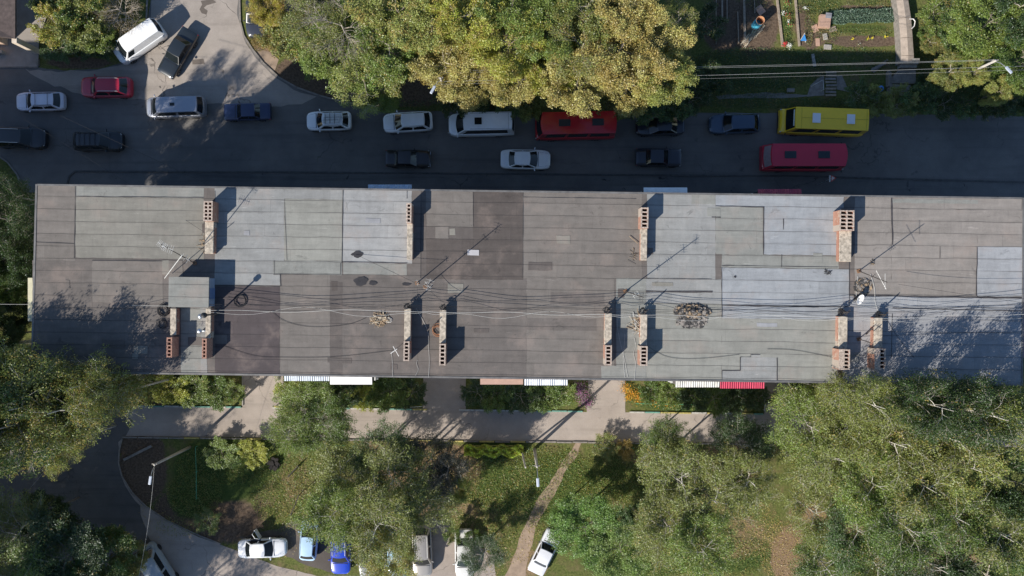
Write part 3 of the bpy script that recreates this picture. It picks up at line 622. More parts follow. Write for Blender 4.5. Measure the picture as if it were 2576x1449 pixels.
run(-6, 1.25, M_BLK, .03, 'black cable along the roof, northernmost of the run between chimneys', 1)
run(-2, 1.15, M_BLK, .022, 'thin black cable along the roof just south of the northernmost one', 2, .15)
run(3, 1.05, M_BLK, .02, 'black cable along the roof next to the white one', 3, .25)
run(9, 1.0, M_WHC, .026, 'white cable along the roof, southernmost of the run', 4, .12)
run(13, .95, M_WHC, .018, 'thin slack white cable along the roof between the chimneys', 5, .4)
cable(sag(W(-60, 765, 14), W(425, 770, ZR+.9), .8), .022, M_WHC, 'pale cable crossing the left end of the roof to the stair house')
cable(sag(W(150, 290, 9), X(1048, 713, 1.8), 1.0, 30), .022, M_BLK, 'thin black cable running from the road junction to the antennas at mid roof')
cable(sag(W(60, 300, 8), X(515, 585, 1.0), .6), .018, M_BLK, 'thin dark cable from the road to the first north chimney')
cable(sag(X(1070, 722, 1), X(1120, 765, 1), .1), .02, M_BLK, 'short black cable from the tall mast to a post')
cable(sag(W(2260, 715, ZR+1), W(2600, 765, ZR+2), .3), .02, M_BLK, 'dark cable from the right mast to the east edge')
cable(sag(X(2120, 795, 1), X(2600, 800, 1), .2), .02, M_BLK, 'dark cable over the last chimneys to the east edge')
cable([X(2110,848,.03), X(2400,838,.03), X(2573,835,.03)], .016, M_BLK, 'cable lying on lavender felt by the tree shadow', name='roof_cable')
def ground_cable(dp, m, lab, r=.02):
    P = [W(x, y, ZR+.05) for x, y in dp]; out = []
    for i in range(len(P)-1):     # catmull-rom
        p0, p1, p2, p3 = P[max(i-1, 0)], P[i], P[i+1], P[min(i+2, len(P)-1)]
        for k in range(6):
            t_ = k/6; out.append(.5*((2*p1)+(p2-p0)*t_+(2*p0-5*p1+4*p2-p3)*t_*t_+(3*p1-p0-3*p2+p3)*t_**3))
    out.append(P[-1]); cable(out, r, m, lab, name='roof_cable')
ground_cable([(985,888),(987,910),(988,948)], M_WHC, 'white cable dropping from the T aerial to the roof edge')
ground_cable([(1047,776),(1075,830),(1078,870),(1080,910),(1078,950)], M_WHC, 'white cable between the third and fourth south chimneys')
ground_cable([(1050,905),(1048,915),(1052,930),(1045,945)], M_WHC, 'curled white cable south of the third chimney', .016)
ground_cable([(1572,840),(1570,870),(1568,900),(1572,950)], M_WHC, 'white cable near the fifth chimney, running to the south edge')
ground_cable([(1596,850),(1599,870),(1594,890),(1599,915),(1596,955)], M_WHC, 'wavy white cable left of the sixth chimney')
ground_cable([(1555,795),(1553,820),(1560,860),(1570,900),(1580,950)], M_WHC, 'thin whitish cable right of the fifth chimney', .016)
ground_cable([(685,785),(710,805),(760,820),(820,822),(880,815),(920,800)], M_BLK, 'dark sagging cable left of the heap of dead sticks')
ground_cable([(560,870),(640,895),(720,899),(850,897),(1000,880)], M_BLK, 'long dark cable curving across the purple felt')
ground_cable([(2190,690),(2200,725),(2202,760),(2215,795),(2230,800)], M_WHC, 'white cable curving down to the last chimney', .03)
ground_cable([(2158,695),(2155,720),(2154,745)], M_WHC, 'white cable above the satellite dish', .03)
ground_cable([(2154,755),(2130,768),(2090,782)], M_WHC, 'white cable trailing left from the satellite dish', .03)
ground_cable([(2228,800),(2260,850),(2300,900)], M_BLK, 'dark cable slanting into the tree shadow')
ground_cable([(1628,870),(1680,898),(1760,902),(1860,892)], M_BLK, 'dark cable right of the sixth chimney')
ground_cable([(1930,878),(1990,880),(2050,890),(2110,903)], M_BLK, 'dark cable left of the seventh chimney')
def coil(x, y, r, n_, m, lab, h=.05):
    b = MB(); q = random.Random(int(x))
    for k in range(n_):
        ox, oy, rr = q.uniform(-.1, .1), q.uniform(-.1, .1), r*q.uniform(.75, 1.05)
        b.tube([(ox+rr*math.cos(a), oy+rr*math.sin(a)*1.05, .03+.03*k+q.uniform(0, .03)) for a in [i*.35 for i in range(19)]], .02, 5)
    p = W(x, y, ZR); tag(b.build('cable_coil', m, None, False, p), lab, 'cable coil')
coil(412, 780, .42, 7, M_BLK, 'thick coil of black cable left of the stair house'); coil(408, 815, .3, 3, M_BLK, 'loose ring of black cable below the thick coil')
coil(605, 757, .5, 4, M_BLK, 'loose tangle of black cable right of the stair house'); coil(1102, 830, .4, 5, mat('rusty_wire', (0.3, 0.14, 0.07), .9, .3, 5), 'rusty wire ring left of the fourth chimney')
coil(978, 803, .2, 2, M_WHC, 'white wire ring beside the heap of dead sticks')
def heap(x, y, rx, ry_, n_, ms, lab, name, cat, h=.25, size=(.1, .4), thin=.04, seed=0, flat=False):
    r = random.Random(seed); t = thing(name, lab, cat, W(x, y, ZR))
    bs = [MB() for _ in ms]
    for i in range(n_):
        a = r.uniform(0, 6.283); q = math.sqrt(r.random()); px, py = rx/33*q*math.cos(a), ry_/33*q*math.sin(a); L = r.uniform(*size)
        M_ = Matrix.Rotation(r.uniform(0, 3.14), 3, 'Z') @ Matrix.Rotation(r.uniform(-.35, .35), 3, 'Y')
        bs[i % len(ms)].box((px, py, .04+h*(1-q)*r.random()), (L, thin*r.uniform(.6, 1.6)*(3 if flat else 1), thin*.6), 0, M_)
    for b, m in zip(bs, ms): b.build('debris', m, t)
M_STK = mat('dead_stick', (0.3, 0.22, 0.14), .9, .4, 4); M_STK2 = mat('pale_stick', (0.5, 0.44, 0.34), .9, .3, 4); M_SHD = mat('dark_shard', (0.05, 0.048, 0.046), .8, .4, 4)
heap(955, 803, 22, 17, 120, [M_STK, M_STK2, M_STK], 'heap of dead sticks and twigs left of the third south chimney', 'stick_heap', 'stick heap', .3, (.1, .55), .035, 1)
heap(1742, 783, 44, 15, 260, [M_SHD, M_SHD, M_CONCD, M_STK], 'wide black heap of torn roofing scraps right of the sixth chimney', 'rubble_heap', 'rubble heap', .35, (.1, .35), .07, 2, True)
heap(1738, 808, 40, 16, 90, [M_SHD, M_CONCD], 'thin scatter of grey scraps just below the black heap', 'scrap_scatter', 'scrap scatter', .05, (.1, .35), .06, 3, True)
heap(2170, 720, 20, 18, 130, [M_SHD, M_CONCD, M_STK], 'charred rubbish heap beside the satellite dish', 'rubbish_heap', 'rubbish heap', .2, (.08, .35), .06, 4, True)
blob(2174, 722, 11, 13, M_TAR, ZR+.044, 'burnt_patch', roof, 9)
heap(2195, 660, 5, 8, 12, [M_SHD, M_STK], 'few small dark scraps above the charred heap', 'scrap_scatter', 'scrap scatter', .05, (.05, .3), .03, 5)
heap(1605, 812, 16, 26, 46, [M_WHC, M_STK2, M_STK], 'bundle of old poles, boards and a frame left of the sixth chimney', 'board_heap', 'board heap', .4, (.3, 1.3), .035, 6)
heap(510, 615, 12, 26, 25, [M_STK], 'dead twigs lying left of the first north chimney', 'twig_scatter', 'twig scatter', .1, (.1, .5), .02, 7)
heap(1592, 645, 10, 18, 16, [M_STK, M_SHD], 'rusty bent rods left of the third north chimney', 'scrap_rods', 'scrap rods', .1, (.2, .7), .02, 8)
heap(2082, 685, 10, 8, 14, [M_SHD], 'black scraps on the bluish felt left of the last north chimney', 'scrap_scatter', 'scrap scatter', .05, (.1, .35), .03, 9)
stick(X(1583, 594, .1), X(1604, 612, .12), .022, M_STK, 'bent_rod', 'rusty rod lying left of the third north chimney', 'rod')
stick(X(2178, 842, .05), X(2196, 825, .9), .04, M_STEEL, 'bent_pipe', 'dark pipe leaning on the last south chimney', 'pipe')
stick(X(1100, 807, 1.0), X(1075, 832, .1), .045, M_STEEL, 'leaning_bar', 'dark bar leaning on the fourth south chimney', 'bar')

# ------------------------------------------------------------------ cars
M_GLASS = mat('car_glass', (0.012, 0.016, 0.018), 0.05, 0.1, 0.5, spec=0.5)
M_TYRE = mat('tyre_rubber', (0.02, 0.02, 0.021), 0.85, 0.2, 6); M_TRIM = mat('black_trim', (0.018, 0.018, 0.02), 0.45, 0.2, 5)
M_HEAD = mat('headlight_glass', (0.36, 0.38, 0.40), 0.1, 0.1, 6, coat=1.0); M_TAIL = mat('tail_light', (0.32, 0.02, 0.02), 0.15, 0.1, 6, coat=1.0)
M_RIMW = mat('wheel_rim', (0.4, 0.41, 0.42), 0.3, 0.1, 6, metal=0.8); M_CHR = mat('chrome', (0.6, 0.6, 0.6), 0.15, 0.05, 4, metal=1.0)
PAINT = {}
def paint(c, metal=0.0, rough=0.35):
    k = (c, metal)
    if k not in PAINT: PAINT[k] = mat('paint_%d' % len(PAINT), c, rough, 0.06, 1.2, metal=metal, coat=0.8)
    return PAINT[k]
KIND = dict(   # fractions from the front: windshield base, roof front, roof rear, rear glass base ; belt z, roof z ; roof half width / belt half width
    sedan=(.27, .43, .70, .84, .93, 1.44, .74), boxy=(.29, .42, .70, .80, .90, 1.40, .80), hatch=(.26, .41, .83, .95, .95, 1.5, .74), wagon=(.27, .42, .84, .95, .94, 1.48, .75),
    suv=(.25, .39, .84, .955, 1.08, 1.72, .76), crossover=(.25, .41, .84, .955, 1.02, 1.66, .74), minivan=(.12, .25, .93, .985, 1.15, 1.95, .82), van=(.14, .26, .95, .99, 1.2, 2.0, .86),
    minibus=(.13, .25, .965, .99, 1.3, 2.55, .88), bus=(.05, .115, .975, .99, 1.3, 2.75, .93), redbus=(.035, .085, .985, .995, 1.3, 2.75, .93), redbusr=(.02, .05, .935, .985, 1.3, 2.75, .93))
def car(cx, cy, dx, dy, L, Wd, kind, c, lab, cat='car', metal=0.0, rails=0, extras=(), group='cars in the street', name=None, nose=None, glass=None, rearglass=None, fronttrim=None, zadd=0):
    xf, xft, xrt, xr, zb, zr, kr = KIND[kind]
    p = W(cx, cy, zb*.8); ang = math.atan2(-dy, dx)
    t = thing(name or {'minibus': 'minibus', 'bus': 'minibus', 'redbus': 'minibus', 'redbusr': 'minibus', 'van': 'delivery_van', 'minivan': 'minivan'}.get(kind, 'parked_car'), lab, cat, (p.x, p.y, .02), ang, group)
    pm = paint(c, metal); hw = Wd/2; X0 = L/2
    box = kind in ('bus', 'redbus', 'redbusr', 'minibus'); boxy = kind in ('boxy', 'bus', 'redbus', 'redbusr')
    prof = [(0, .50), (.006, .60), (.018, .72), (.04, .83), (.07, .905), (.12, .96), (.18, .99), (.3, 1), (.5, 1), (.7, 1), (.84, .985), (.92, .945), (.965, .88), (.985, .80), (.996, .70), (1, .60)]
    if boxy: prof = [(0, .9), (.01, .94), (.03, .965), (.09, .98), (.16, .99), (.3, 1), (.5, 1), (.7, 1), (.84, .995), (.93, .985), (.97, .97), (.99, .95), (1, .93)]
    if kind in ('van', 'minivan', 'suv'): prof = [(a, min(1, w+(.06 if a < .1 or a > .9 else .01))) for a, w in prof]
    if kind == 'minibus': prof = [(a, max(w, .93) if a > .5 else min(1, w+.05)) for a, w in prof]
    zh0 = {'sedan': .66, 'boxy': .74, 'hatch': .70, 'wagon': .7, 'suv': .86, 'crossover': .8}.get(kind, .95)
    if box: zh0 = 1.05
    def ztop(u):
        if u <= xf: return lerp(zh0, zb, (max(u, 0)/xf)**.55)
        if u >= xr: return lerp(zb, zb-.06 if kind in ('sedan', 'boxy') else zb*.9, (u-xr)/(1-xr+1e-6))
        return zb
    us = sorted(set([a for a, _ in prof] + [xf, xr, xf*.5, .03, .97])); wi = lambda u: np.interp(u, [a for a, _ in prof], [w for _, w in prof])
    rows = []
    for u in us:
        w = hw*wi(u); z = ztop(u); x = X0 - u*L; e = .0 if 0.02 < u < .98 else .05
        half = [(w*.90, .24+e*2), (w*.985, .38), (w, .60), (w*.985, z-.13), (w*.95, z-.05), (w*.86, z-.005-e*.3), (w*.45, z+.03-e), (0, z+.04-e)]
        rows.append([(x, -y_, z_) for y_, z_ in half] + [(x, y_, z_) for y_, z_ in half[::-1][1:]])
    b = MB(); b.grid(rows); n_ = len(rows[0]); o0 = 0; nr = len(rows)
    b.f.append(list(range(n_))); b.m.append(0); b.f.append([(nr-1)*n_+i for i in range(n_)][::-1]); b.m.append(0)
    for i in range(nr-1): b.f.append([i*n_, (i+1)*n_, (i+1)*n_+n_-1, i*n_+n_-1]); b.m.append(0)
    # greenhouse (painted shell)
    wb_f, wb_r = hw*.90, hw*(.86 if kind in ('sedan',) else .89); wt_f, wt_r = wb_f*kr, wb_f*kr*(.97 if not boxy else 1)
    bow_b, bow_t = (.16, .09) if not boxy else (.04, .04)
    if kind in ('redbus', 'redbusr'): bow_b, bow_t = .22, .2
    if kind == 'minibus': bow_b, bow_t = .2, .06
    xs = {k: X0-L*v for k, v in (('f', xf), ('ft', xft), ('rt', xrt), ('r', xr))}
    zt = zr-.03; zbb = zb-.02
    NY = 8
    def F(s, v, front=True):     # s in -1..1 across, v 0 base..1 roof
        if front: x = lerp(xs['f'], xs['ft'], v) + lerp(bow_b, bow_t, v)*(1-s*s) - .02; w = lerp(wb_f, wt_f, v)
        else: x = lerp(xs['r'], xs['rt'], v) - lerp(bow_b, bow_t, v)*.7*(1-s*s) + .02; w = lerp(wb_r, wt_r, v)
        z = lerp(zbb, zt, v) + .035*(1-s*s)*v + (.0 if v < 1 else 0)
        return Vector((x, s*w, z))
    ss = [-1+2*i/NY for i in range(NY+1)]
    fr = [[F(s, v) for s in ss] for v in (0, .5, 1)]; rr = [[F(s, v, False) for s in ss] for v in (0, .5, 1)]
    b.grid(fr); b.grid([r[::-1] for r in rr])
    K = 6; top = []
    for i in range(K+1):
        q = i/K; row = []
        for j, s in enumerate(ss):
            v_ = fr[2][j].lerp(rr[2][j], q); v_.z += .035*math.sin(math.pi*q)*(1 if not box else .3); row.append(v_)
        top.append(row)
    b.grid(top)
    for sd in (0, -1):
        A = [fr[0][sd], fr[2][sd]]; B = [rr[0][sd], rr[2][sd]]
        sr = [[A[0].lerp(B[0], i/K), top[i][sd]] for i in range(K+1)]
        b.grid(sr if sd == 0 else [r[::-1] for r in sr])
    body = b.build('body', pm, t); smooth_by_angle(body, 38)
    def gl(fn, name_, m=None, du=(-.9, .9), dv=(.1, .93), off=.008, par=None):
        g_b = MB(); rws = []
        for v in (dv[0], (dv[0]+dv[1])/2, dv[1]):
            rws.append([fn(lerp(du[0], du[1], i/NY), v) for i in range(NY+1)])
        g_b.grid(rws); o = g_b.build(name_, m or M_GLASS, par or t, True)
        nrm = o.data.polygons[0].normal.copy(); ctr = sum((Vector(v.co) for v in o.data.vertices), Vector())/len(o.data.vertices)
        if nrm.dot(ctr - Vector((0, 0, .5))) < 0: o.data.flip_normals(); nrm = -nrm
        for v in o.data.vertices: v.co += Vector((nrm.x, nrm.y, abs(nrm.z)))*off
        return o
    ws = gl(lambda s, v: F(s, v), 'windshield', glass)
    gl(lambda s, v: F(s, v, False), 'rear_window', rearglass, dv=(.14, .9))
    for sd in (0, -1):
        A0, A1, B0, B1 = fr[0][sd], fr[2][sd], rr[0][sd], rr[2][sd]
        nseg = 2 if not box else (1 if kind == 'minibus' else 3)
        for k in range(nseg):
            u0, u1 = (k+.03)/nseg*.9+.06, (k+.96)/nseg*.9+.04
            if kind == 'van':
                if k: break
                u0, u1 = .03, .2
            gl(lambda s, v: A0.lerp(B0, lerp(u0, u1, (s+1)/2)).lerp(A1.lerp(B1, lerp(u0, u1, (s+1)/2)), v), 'side_window', None, (-1, 1), (.08, .86))
    # wheels
    for u in ((.18, .80) if not box else (.2, .76)):
        for s in (-1, 1):
            b = MB(); b.lathe((X0-u*L, s*(hw-.10), .31), [(.2, -.1), (.30, -.1), (.325, -.06), (.325, .06), (.30, .1), (.2, .1)], 20, 'Y'); w_ = b.build('wheel', M_TYRE, t, True)
            b = MB(); b.lathe((X0-u*L, s*(hw-.03), .31), [(.05, -.02), (.19, -.02), (.19, .035), (.05, .02)], 12, 'Y'); b.build('rim', M_RIMW, w_)
    # lights, mirrors, grille, seams
    for s in (-1, 1):
        w0 = hw*wi(.02)
        b = MB(); b.lathe((0, 0, 0), [(.01, -.05), (.10, -.04), (.13, 0), (.10, .04), (.01, .05)], 12); o = b.build('headlight', M_HEAD, t, True, (X0-.035*L if not box else X0-.03, s*(w0*.93), ztop(.03)-.08)); o.scale = (1.3 if not boxy else .7, .5, 1.1); o.rotation_euler.z = -s*.6 if not boxy else 0
        b = MB(); b.box((0, 0, 0), (.10, .26, .16)); b.build('tail_light', M_TAIL, t, False, (-X0+(.14 if not boxy else .05), s*hw*(.68 if not boxy else .8), ztop(.99)-.14), -s*.3 if not boxy else 0)
        b = MB(); b.box((0, s*.1, 0), (.1, .22, .14), -s*.3); o = b.build('mirror', pm if not boxy else M_TRIM, t, False, (xs['f']-.22 if not box else xs['f']-.05, s*(hw-.02), zb+.02)); bv = o.modifiers.new('b', 'BEVEL'); bv.width = .04; bv.segments = 2
    b = MB(); b.box((X0-.01, 0, .55), (.06, Wd*.5, .16)); b.build('grille', M_TRIM, t)
    b = MB(); w0 = hw*wi(.0)
    bu = lambda q: next((u_ for u_ in np.linspace(0, .12, 40) if wi(u_) >= abs(q)*.86), .12)
    b.grid([[(X0+.025-bu(s)*L, s*hw*.86, z) for s in np.linspace(-1, 1, 13)] for z in (.32, .5)]); o = b.build('bumper', fronttrim or (pm if not boxy else M_TRIM), t); o.modifiers.new('s', 'SOLIDIFY').thickness = .05
    b = MB()      # bonnet shut line
    if not box: 
        for s in (-1, 1): b.tube([(X0-.05*L, s*hw*.62, ztop(.05)+.015), (xs['f']+.05, s*hw*.76, zb+.012)], .008, 4)
        b.tube([(xs['f']+.12, s*hw*.72, zb+.016) for s in (-1, -.5, 0, .5, 1)], .03, 4)
        b.build('shut_line', M_TRIM, t)
    if rails:
        for s in (-1, 1):
            b = MB(); y_ = s*wt_f*.93; b.tube([(lerp(xs['ft'], xs['rt'], .06), y_, zt+.04), (lerp(xs['ft'], xs['rt'], .12), y_, zt+.10), (lerp(xs['ft'], xs['rt'], .9), y_, zt+.10), (lerp(xs['ft'], xs['rt'], .96), y_, zt+.04)], .025, 6); b.build('roof_rail', M_ALU if rails == 1 else M_TRIM, t)
        if rails == 2:
            for q in (.2, .8) if 'rack' not in extras else (.15, .38, .62, .85):
                b = MB(); x_ = lerp(xs['ft'], xs['rt'], q); b.tube([(x_, -wt_f*.95, zt+.13), (x_, wt_f*.95, zt+.13)], .02, 6); b.build('crossbar', M_TRIM, t)
    def plate(name_, u0, u1, y0, y1, m, h=.03, z=None):
        b = MB(); x0_, x1_ = lerp(xs['ft'], xs['rt'], u0), lerp(xs['ft'], xs['rt'], u1)
        b.box(((x0_+x1_)/2, (y0+y1)/2*wt_f, (z or zt+.055)+h/2), (abs(x1_-x0_), abs(y1-y0)*wt_f, h)); o = b.build(name_, m, t); bv = o.modifiers.new('b', 'BEVEL'); bv.width = .05 if abs(x1_-x0_) > .3 else .01; bv.segments = 3; return o
    for e in extras:
        if e == 'sunroof': plate('sunroof', .34, .46, -.2, .2, M_GLASS, .03, zt+.06)
        if e == 'hatch1': plate('roof_hatch', .22, .37, -.38, .38, M_GLASS, .05)
        if e == 'hatches_dark': plate('roof_hatch', .22, .38, -.32, .32, mat('dark_hatch', (0.025, 0.032, 0.04), .35, .1, 3), .05); plate('roof_hatch', .68, .84, -.32, .32, mat('dark_hatch', (0.025, 0.032, 0.04), .35, .1, 3), .05)
        if e == 'hatches_white':
            for q in (.28, .75): plate('roof_hatch', q-.055, q+.055, -.45, .45, mat('white_hatch', (0.72, 0.74, 0.78), .4, .03, 3), .06)
        if e == 'seams':
            for yy in (-.86, .86):
                b = MB(); b.tube([(lerp(xs['ft'], xs['rt'], .12), yy*wt_f, zt+.03), (xs['rt'], yy*wt_f, zt+.03)], .012, 4); b.build('roof_seam', M_TRIM, t)
            b = MB(); b.tube([(lerp(xs['ft'], xs['rt'], .93), -.9*wt_f, zt+.025), (lerp(xs['ft'], xs['rt'], .93), 0, zt+.05), (lerp(xs['ft'], xs['rt'], .93), .9*wt_f, zt+.025)], .012, 4); b.build('roof_seam', M_TRIM, t)
        if e == 'seams_bus':
            b = MB(); b.tube([(lerp(xs['ft'], xs['rt'], .08), 0, zt+.052), (xs['rt'], 0, zt+.045)], .013, 4); b.build('roof_seam', mat('yellow_seam', (.3, .25, .01), .6, .1, 3), t)
            for q in (.08, .97):
                b = MB(); x_ = lerp(xs['ft'], xs['rt'], q); b.tube([(x_, -.98*wt_f, zt+.01), (x_, -.5*wt_f, zt+.035), (x_, 0, zt+.046), (x_, .5*wt_f, zt+.035), (x_, .98*wt_f, zt+.01)], .013, 4); b.build('roof_seam', mat('yellow_seam', (.3, .25, .01), .6, .1, 3), t)
        if e == 'ribs':
            for yy in (-.6, -.3, 0, .3, .6):
                b = MB(); b.tube([(lerp(xs['ft'], xs['rt'], .08), yy*wt_f, zt+.045-abs(yy)*.01), (lerp(xs['ft'], xs['rt'], .5), yy*wt_f, zt+.075-abs(yy)*.012), (lerp(xs['ft'], xs['rt'], .92), yy*wt_f, zt+.045-abs(yy)*.01)], .014, 4); b.build('roof_rib', pm, t)
        if e == 'box':
            for k, yy in enumerate((-.42, .0, .42)):
                b = MB(); b.box((lerp(xs['ft'], xs['rt'], .5)+.1*(k-1), yy*wt_f, zt+.2), (1.5, .3, .1)); o = b.build('roof_ladder_rack', M_ALU, t); 
            for q in (.15, .4, .65): 
                b = MB(); x_ = lerp(xs['ft'], xs['rt'], q); b.tube([(x_, -wt_f*.8, zt+.27), (x_, wt_f*.8, zt+.27)], .02, 5); b.build('crossbar', M_TRIM, t)
        if e == 'door':
            b = MB(); b.box((-.5, 0, -.05), (1.0, .08, .62)); 
            o = b.build('open_door', pm, t, False, (lerp(xs['f'], xs['r'], .46), hw-.02, .72), -1.05)
            b = MB(); P = [(-.06, 0, .26), (-.95, 0, .26), (-.85, -.16, .66), (-.4, -.16, .66)]
            b.tube([P[i] for i in (0, 3, 2, 1, 0)], .03, 5); b.build('door_frame', pm, o)
            b = MB(); b.add(P, [(0, 1, 2, 3)]); b.build('door_glass', M_GLASS, o)
            b = MB(); b.box((lerp(xs['f'], xs['r'], .62), hw*.9, .62), (.95, .25, .7)); b.build('door_opening', M_TRIM, t)
        if e == 'visor': b = MB(); b.box((xs['ft']+.12, 0, zt-.12), (.08, wt_f*1.5, .1)); b.build('destination_board', mat('board_white', (.55, .6, .58), .5, .2, 6), t)
        if e == 'skirt': pass
    return t
WH = (0.84, 0.86, 0.88); BK = (0.012, 0.013, 0.016)
GW = 'vehicles in the westbound lane'; GE = 'vehicles in the eastbound lane'; GJ = 'vehicles waiting at the side road'; GP = 'cars parked in the yard'
car(349, 105, -100, 69, 5.0, 1.95, 'van', WH, 'white panel van parked diagonally below the bush, sunlit', 'van', group=GJ, extras=())
car(447, 132, -64, 107, 4.8, 1.78, 'boxy', (0.016, 0.022, 0.028), 'black saloon parked diagonally beside the white panel van', 'car', group=GJ, name='parked_car', fronttrim=M_CHR)
car(267, 219, -1, 0, 4.65, 1.9, 'suv', (0.40, 0.014, 0.04), 'dark red SUV with silver roof rails at the junction', 'car', rails=1, group=GW, extras=('ribs',))
car(101, 255, -1, .02, 4.5, 1.75, 'wagon', (0.62, 0.62, 0.7), 'silver-white estate car with black roof bars, leftmost in the westbound lane', 'car', rails=2, group=GW)
car(442, 269, -1, .03, 5.4, 1.95, 'minivan', (0.36, 0.38, 0.43), 'silver grey minivan with a small dark sunroof', 'minivan', .4, group=GW, extras=('sunroof', 'ribs'))
car(622, 281, -1, .02, 4.35, 1.62, 'boxy', (0.016, 0.028, 0.085), 'dark navy boxy saloon behind the grey minivan', group=GW)
car(48, 346, 1, .03, 4.9, 1.95, 'suv', (0.012, 0.013, 0.016), 'black SUV cut off by the left edge of the picture', rails=1, group=GE)
car(246, 355, 1, .0, 4.55, 1.8, 'suv', (0.010, 0.011, 0.014), 'black off-roader with black roof rack in the eastbound lane', rails=2, group=GE, extras=('rack',))
car(827, 304, -1, .02, 4.15, 1.8, 'hatch', WH, 'white hatchback carrying an aluminium roof rack', rails=1, group=GW, extras=('box',))
car(1026, 307, -1, .06, 4.6, 1.85, 'crossover', WH, 'white crossover with silver rails in front of the white minibus', rails=1, group=GW)
car(1211, 313, -1, .02, 6.1, 2.1, 'minibus', WH, 'white minibus with one dark roof hatch', 'minibus', group=GW, extras=('hatch1', 'seams'))
car(1026, 399, 1, .01, 4.15, 1.62, 'boxy', (0.014, 0.010, 0.010), 'black boxy saloon with chrome front bumper, alone in the lane below the white crossover', group=GE, fronttrim=M_CHR)
car(1322, 401, 1, .015, 4.65, 1.85, 'sedan', WH, 'white rounded saloon driving right, below the red minibus', group=GE)
car(1446, 318, -1, .02, 7.35, 2.4, 'redbus', (0.50, 0.008, 0.02), 'red minibus with two dark roof hatches, partly under yellow tree branches', 'minibus', group=GW, extras=('hatches_dark',))
car(1661, 317, -1, .02, 4.5, 1.75, 'sedan', (0.010, 0.013, 0.024), 'black saloon behind the red minibus', group=GW)
car(1848, 311, -1, .03, 4.75, 1.85, 'wagon', (0.045, 0.075, 0.125), 'dark steel blue estate car in front of the yellow minibus', group=GW, metal=.3)
car(2066, 308, -1, -.035, 7.75, 2.35, 'bus', (0.82, 0.55, 0.02), 'yellow minibus with two white roof hatches', 'minibus', group=GW, extras=('hatches_white', 'seams_bus', 'visor'))
car(2017, 397, 1, .0, 7.5, 2.45, 'redbusr', (0.52, 0.01, 0.045), 'crimson minibus driving right beside the yellow one', 'minibus', group=GE, extras=('hatches_dark',), rearglass=mat('dusty_glass', (.30, .24, .26), .5, .2, 4))
car(1657, 396, 1, .02, 4.25, 1.68, 'boxy', (0.012, 0.014, 0.028), 'black saloon with brownish windshield reflection driving right', group=GE, fronttrim=M_CHR)
car(642, 32, .0, 1, 4.5, 1.75, 'sedan', (0.03, 0.035, 0.05), 'dark car at the top edge half under a yellow bush', group=GP)
car(660, 1379, 1, -.03, 4.45, 1.8, 'sedan', WH, 'white saloon with its left rear door open, at the edge of the yard', group=GP, extras=('door',))
car(777, 1357, .07, -1, 3.9, 1.65, 'hatch', (0.42, 0.6, 0.78), 'light blue hatchback nosed under the birch', group=GP)
car(857, 1380, .0, 1, 4.75, 1.85, 'suv', (0.010, 0.05, 0.48), 'bright blue SUV with silver roof rails facing down the picture', rails=1, group=GP, fronttrim=M_CHR)
car(925, 1395, .03, 1, 4.5, 1.75, 'sedan', (0.25, 0.26, 0.27), 'grey car mostly hidden under the birch beside the blue SUV', group=GP)
car(998, 1397, .05, 1, 4.4, 1.75, 'hatch', (0.4, 0.6, 0.75), 'pale blue car showing through the yellow birch leaves', group=GP)
car(1062, 1385, .03, 1, 4.8, 1.85, 'suv', (0.42, 0.39, 0.35), 'beige silver SUV with ribbed roof facing down the picture', group=GP, metal=.5, rails=1, extras=('ribs',))
car(1168, 1394, .02, 1, 4.6, 1.8, 'sedan', (0.62, 0.62, 0.6), 'white car largely hidden under a dark bush', group=GP)
car(1371, 1389, 98, -200, 4.3, 1.68, 'boxy', (0.72, 0.73, 0.76), 'silver white saloon parked askew at the end of the dirt path', group=GP)
car(395, 1432, -125, -200, 5.0, 2.0, 'minivan', (0.33, 0.38, 0.42), 'grey van with a white side strip cut off by the bottom edge', 'van', group=GP)

# ------------------------------------------------------------------ street furniture, fences, garden
M_PWR = mat('aluminium_line', (0.33, 0.34, 0.34), 0.5, 0.1, 4)
M_POLE = mat('pole_concrete', (0.42, 0.40, 0.36), 0.9, 0.15, 4)
def lamp_pole(tx, ty, lab, arm=(0, -1), h=7.5, twin=None):
    top = W(tx, ty, h); t = thing('street_lamp', lab, 'street lamp', (top.x, top.y, 0), group='concrete street lamps')
    b = MB(); b.tube([(0, 0, -.2), (0, 0, h)], [.16, .10], 8); b.build('pole', M_POLE, t, True)
    a = Vector((arm[0], arm[1], 0)).normalized()
    b = MB(); b.tube([(0, 0, h-.25), tuple(a*.4+Vector((0, 0, h+.2))), tuple(a*1.0+Vector((0, 0, h+.35)))], .03, 6); b.build('arm', M_GALV, t)
    an = math.atan2(a.y, a.x); b = MB(); c = a*1.25 + Vector((0, 0, h+.35)); b.box(c, (.75, .24, .12), an); o = b.build('lamp_head', mat('lamp_head_grey', (.55, .6, .68), .3, .05, 3, metal=.3), t)
    bv = o.modifiers.new('b', 'BEVEL'); bv.width = .05; bv.segments = 2
    b = MB()
    for s in (-1, 1): b.box((s*.18, .05, h-.1), (.08, .08, .16)); 
    b.box((0, .05, h-.2), (.5, .05, .05)); b.build('insulator_bracket', M_CONC, t)
lamp_pole(388, 1169, 'street lamp on the bare soil corner of the yard', (-.15, -1)); lamp_pole(1351, 1174, 'street lamp beside the dirt path in the lawn', (.05, -1))
lamp_pole(2506, 152, 'street lamp in the trees right of the vegetable plots', (.7, -.75)); lamp_pole(1108, 196, 'street lamp buried in the big trees above the road', (-.5, -.9))
t = thing('brace_post', 'short leaning concrete brace next to the lawn street lamp', 'post', W(1313, 1135))
b = MB(); b.tube([(0, 0, 0), tuple(W(1322, 1176, 4.6)-W(1313, 1135))], [.1, .08], 8); b.build('post', M_POLE, t)
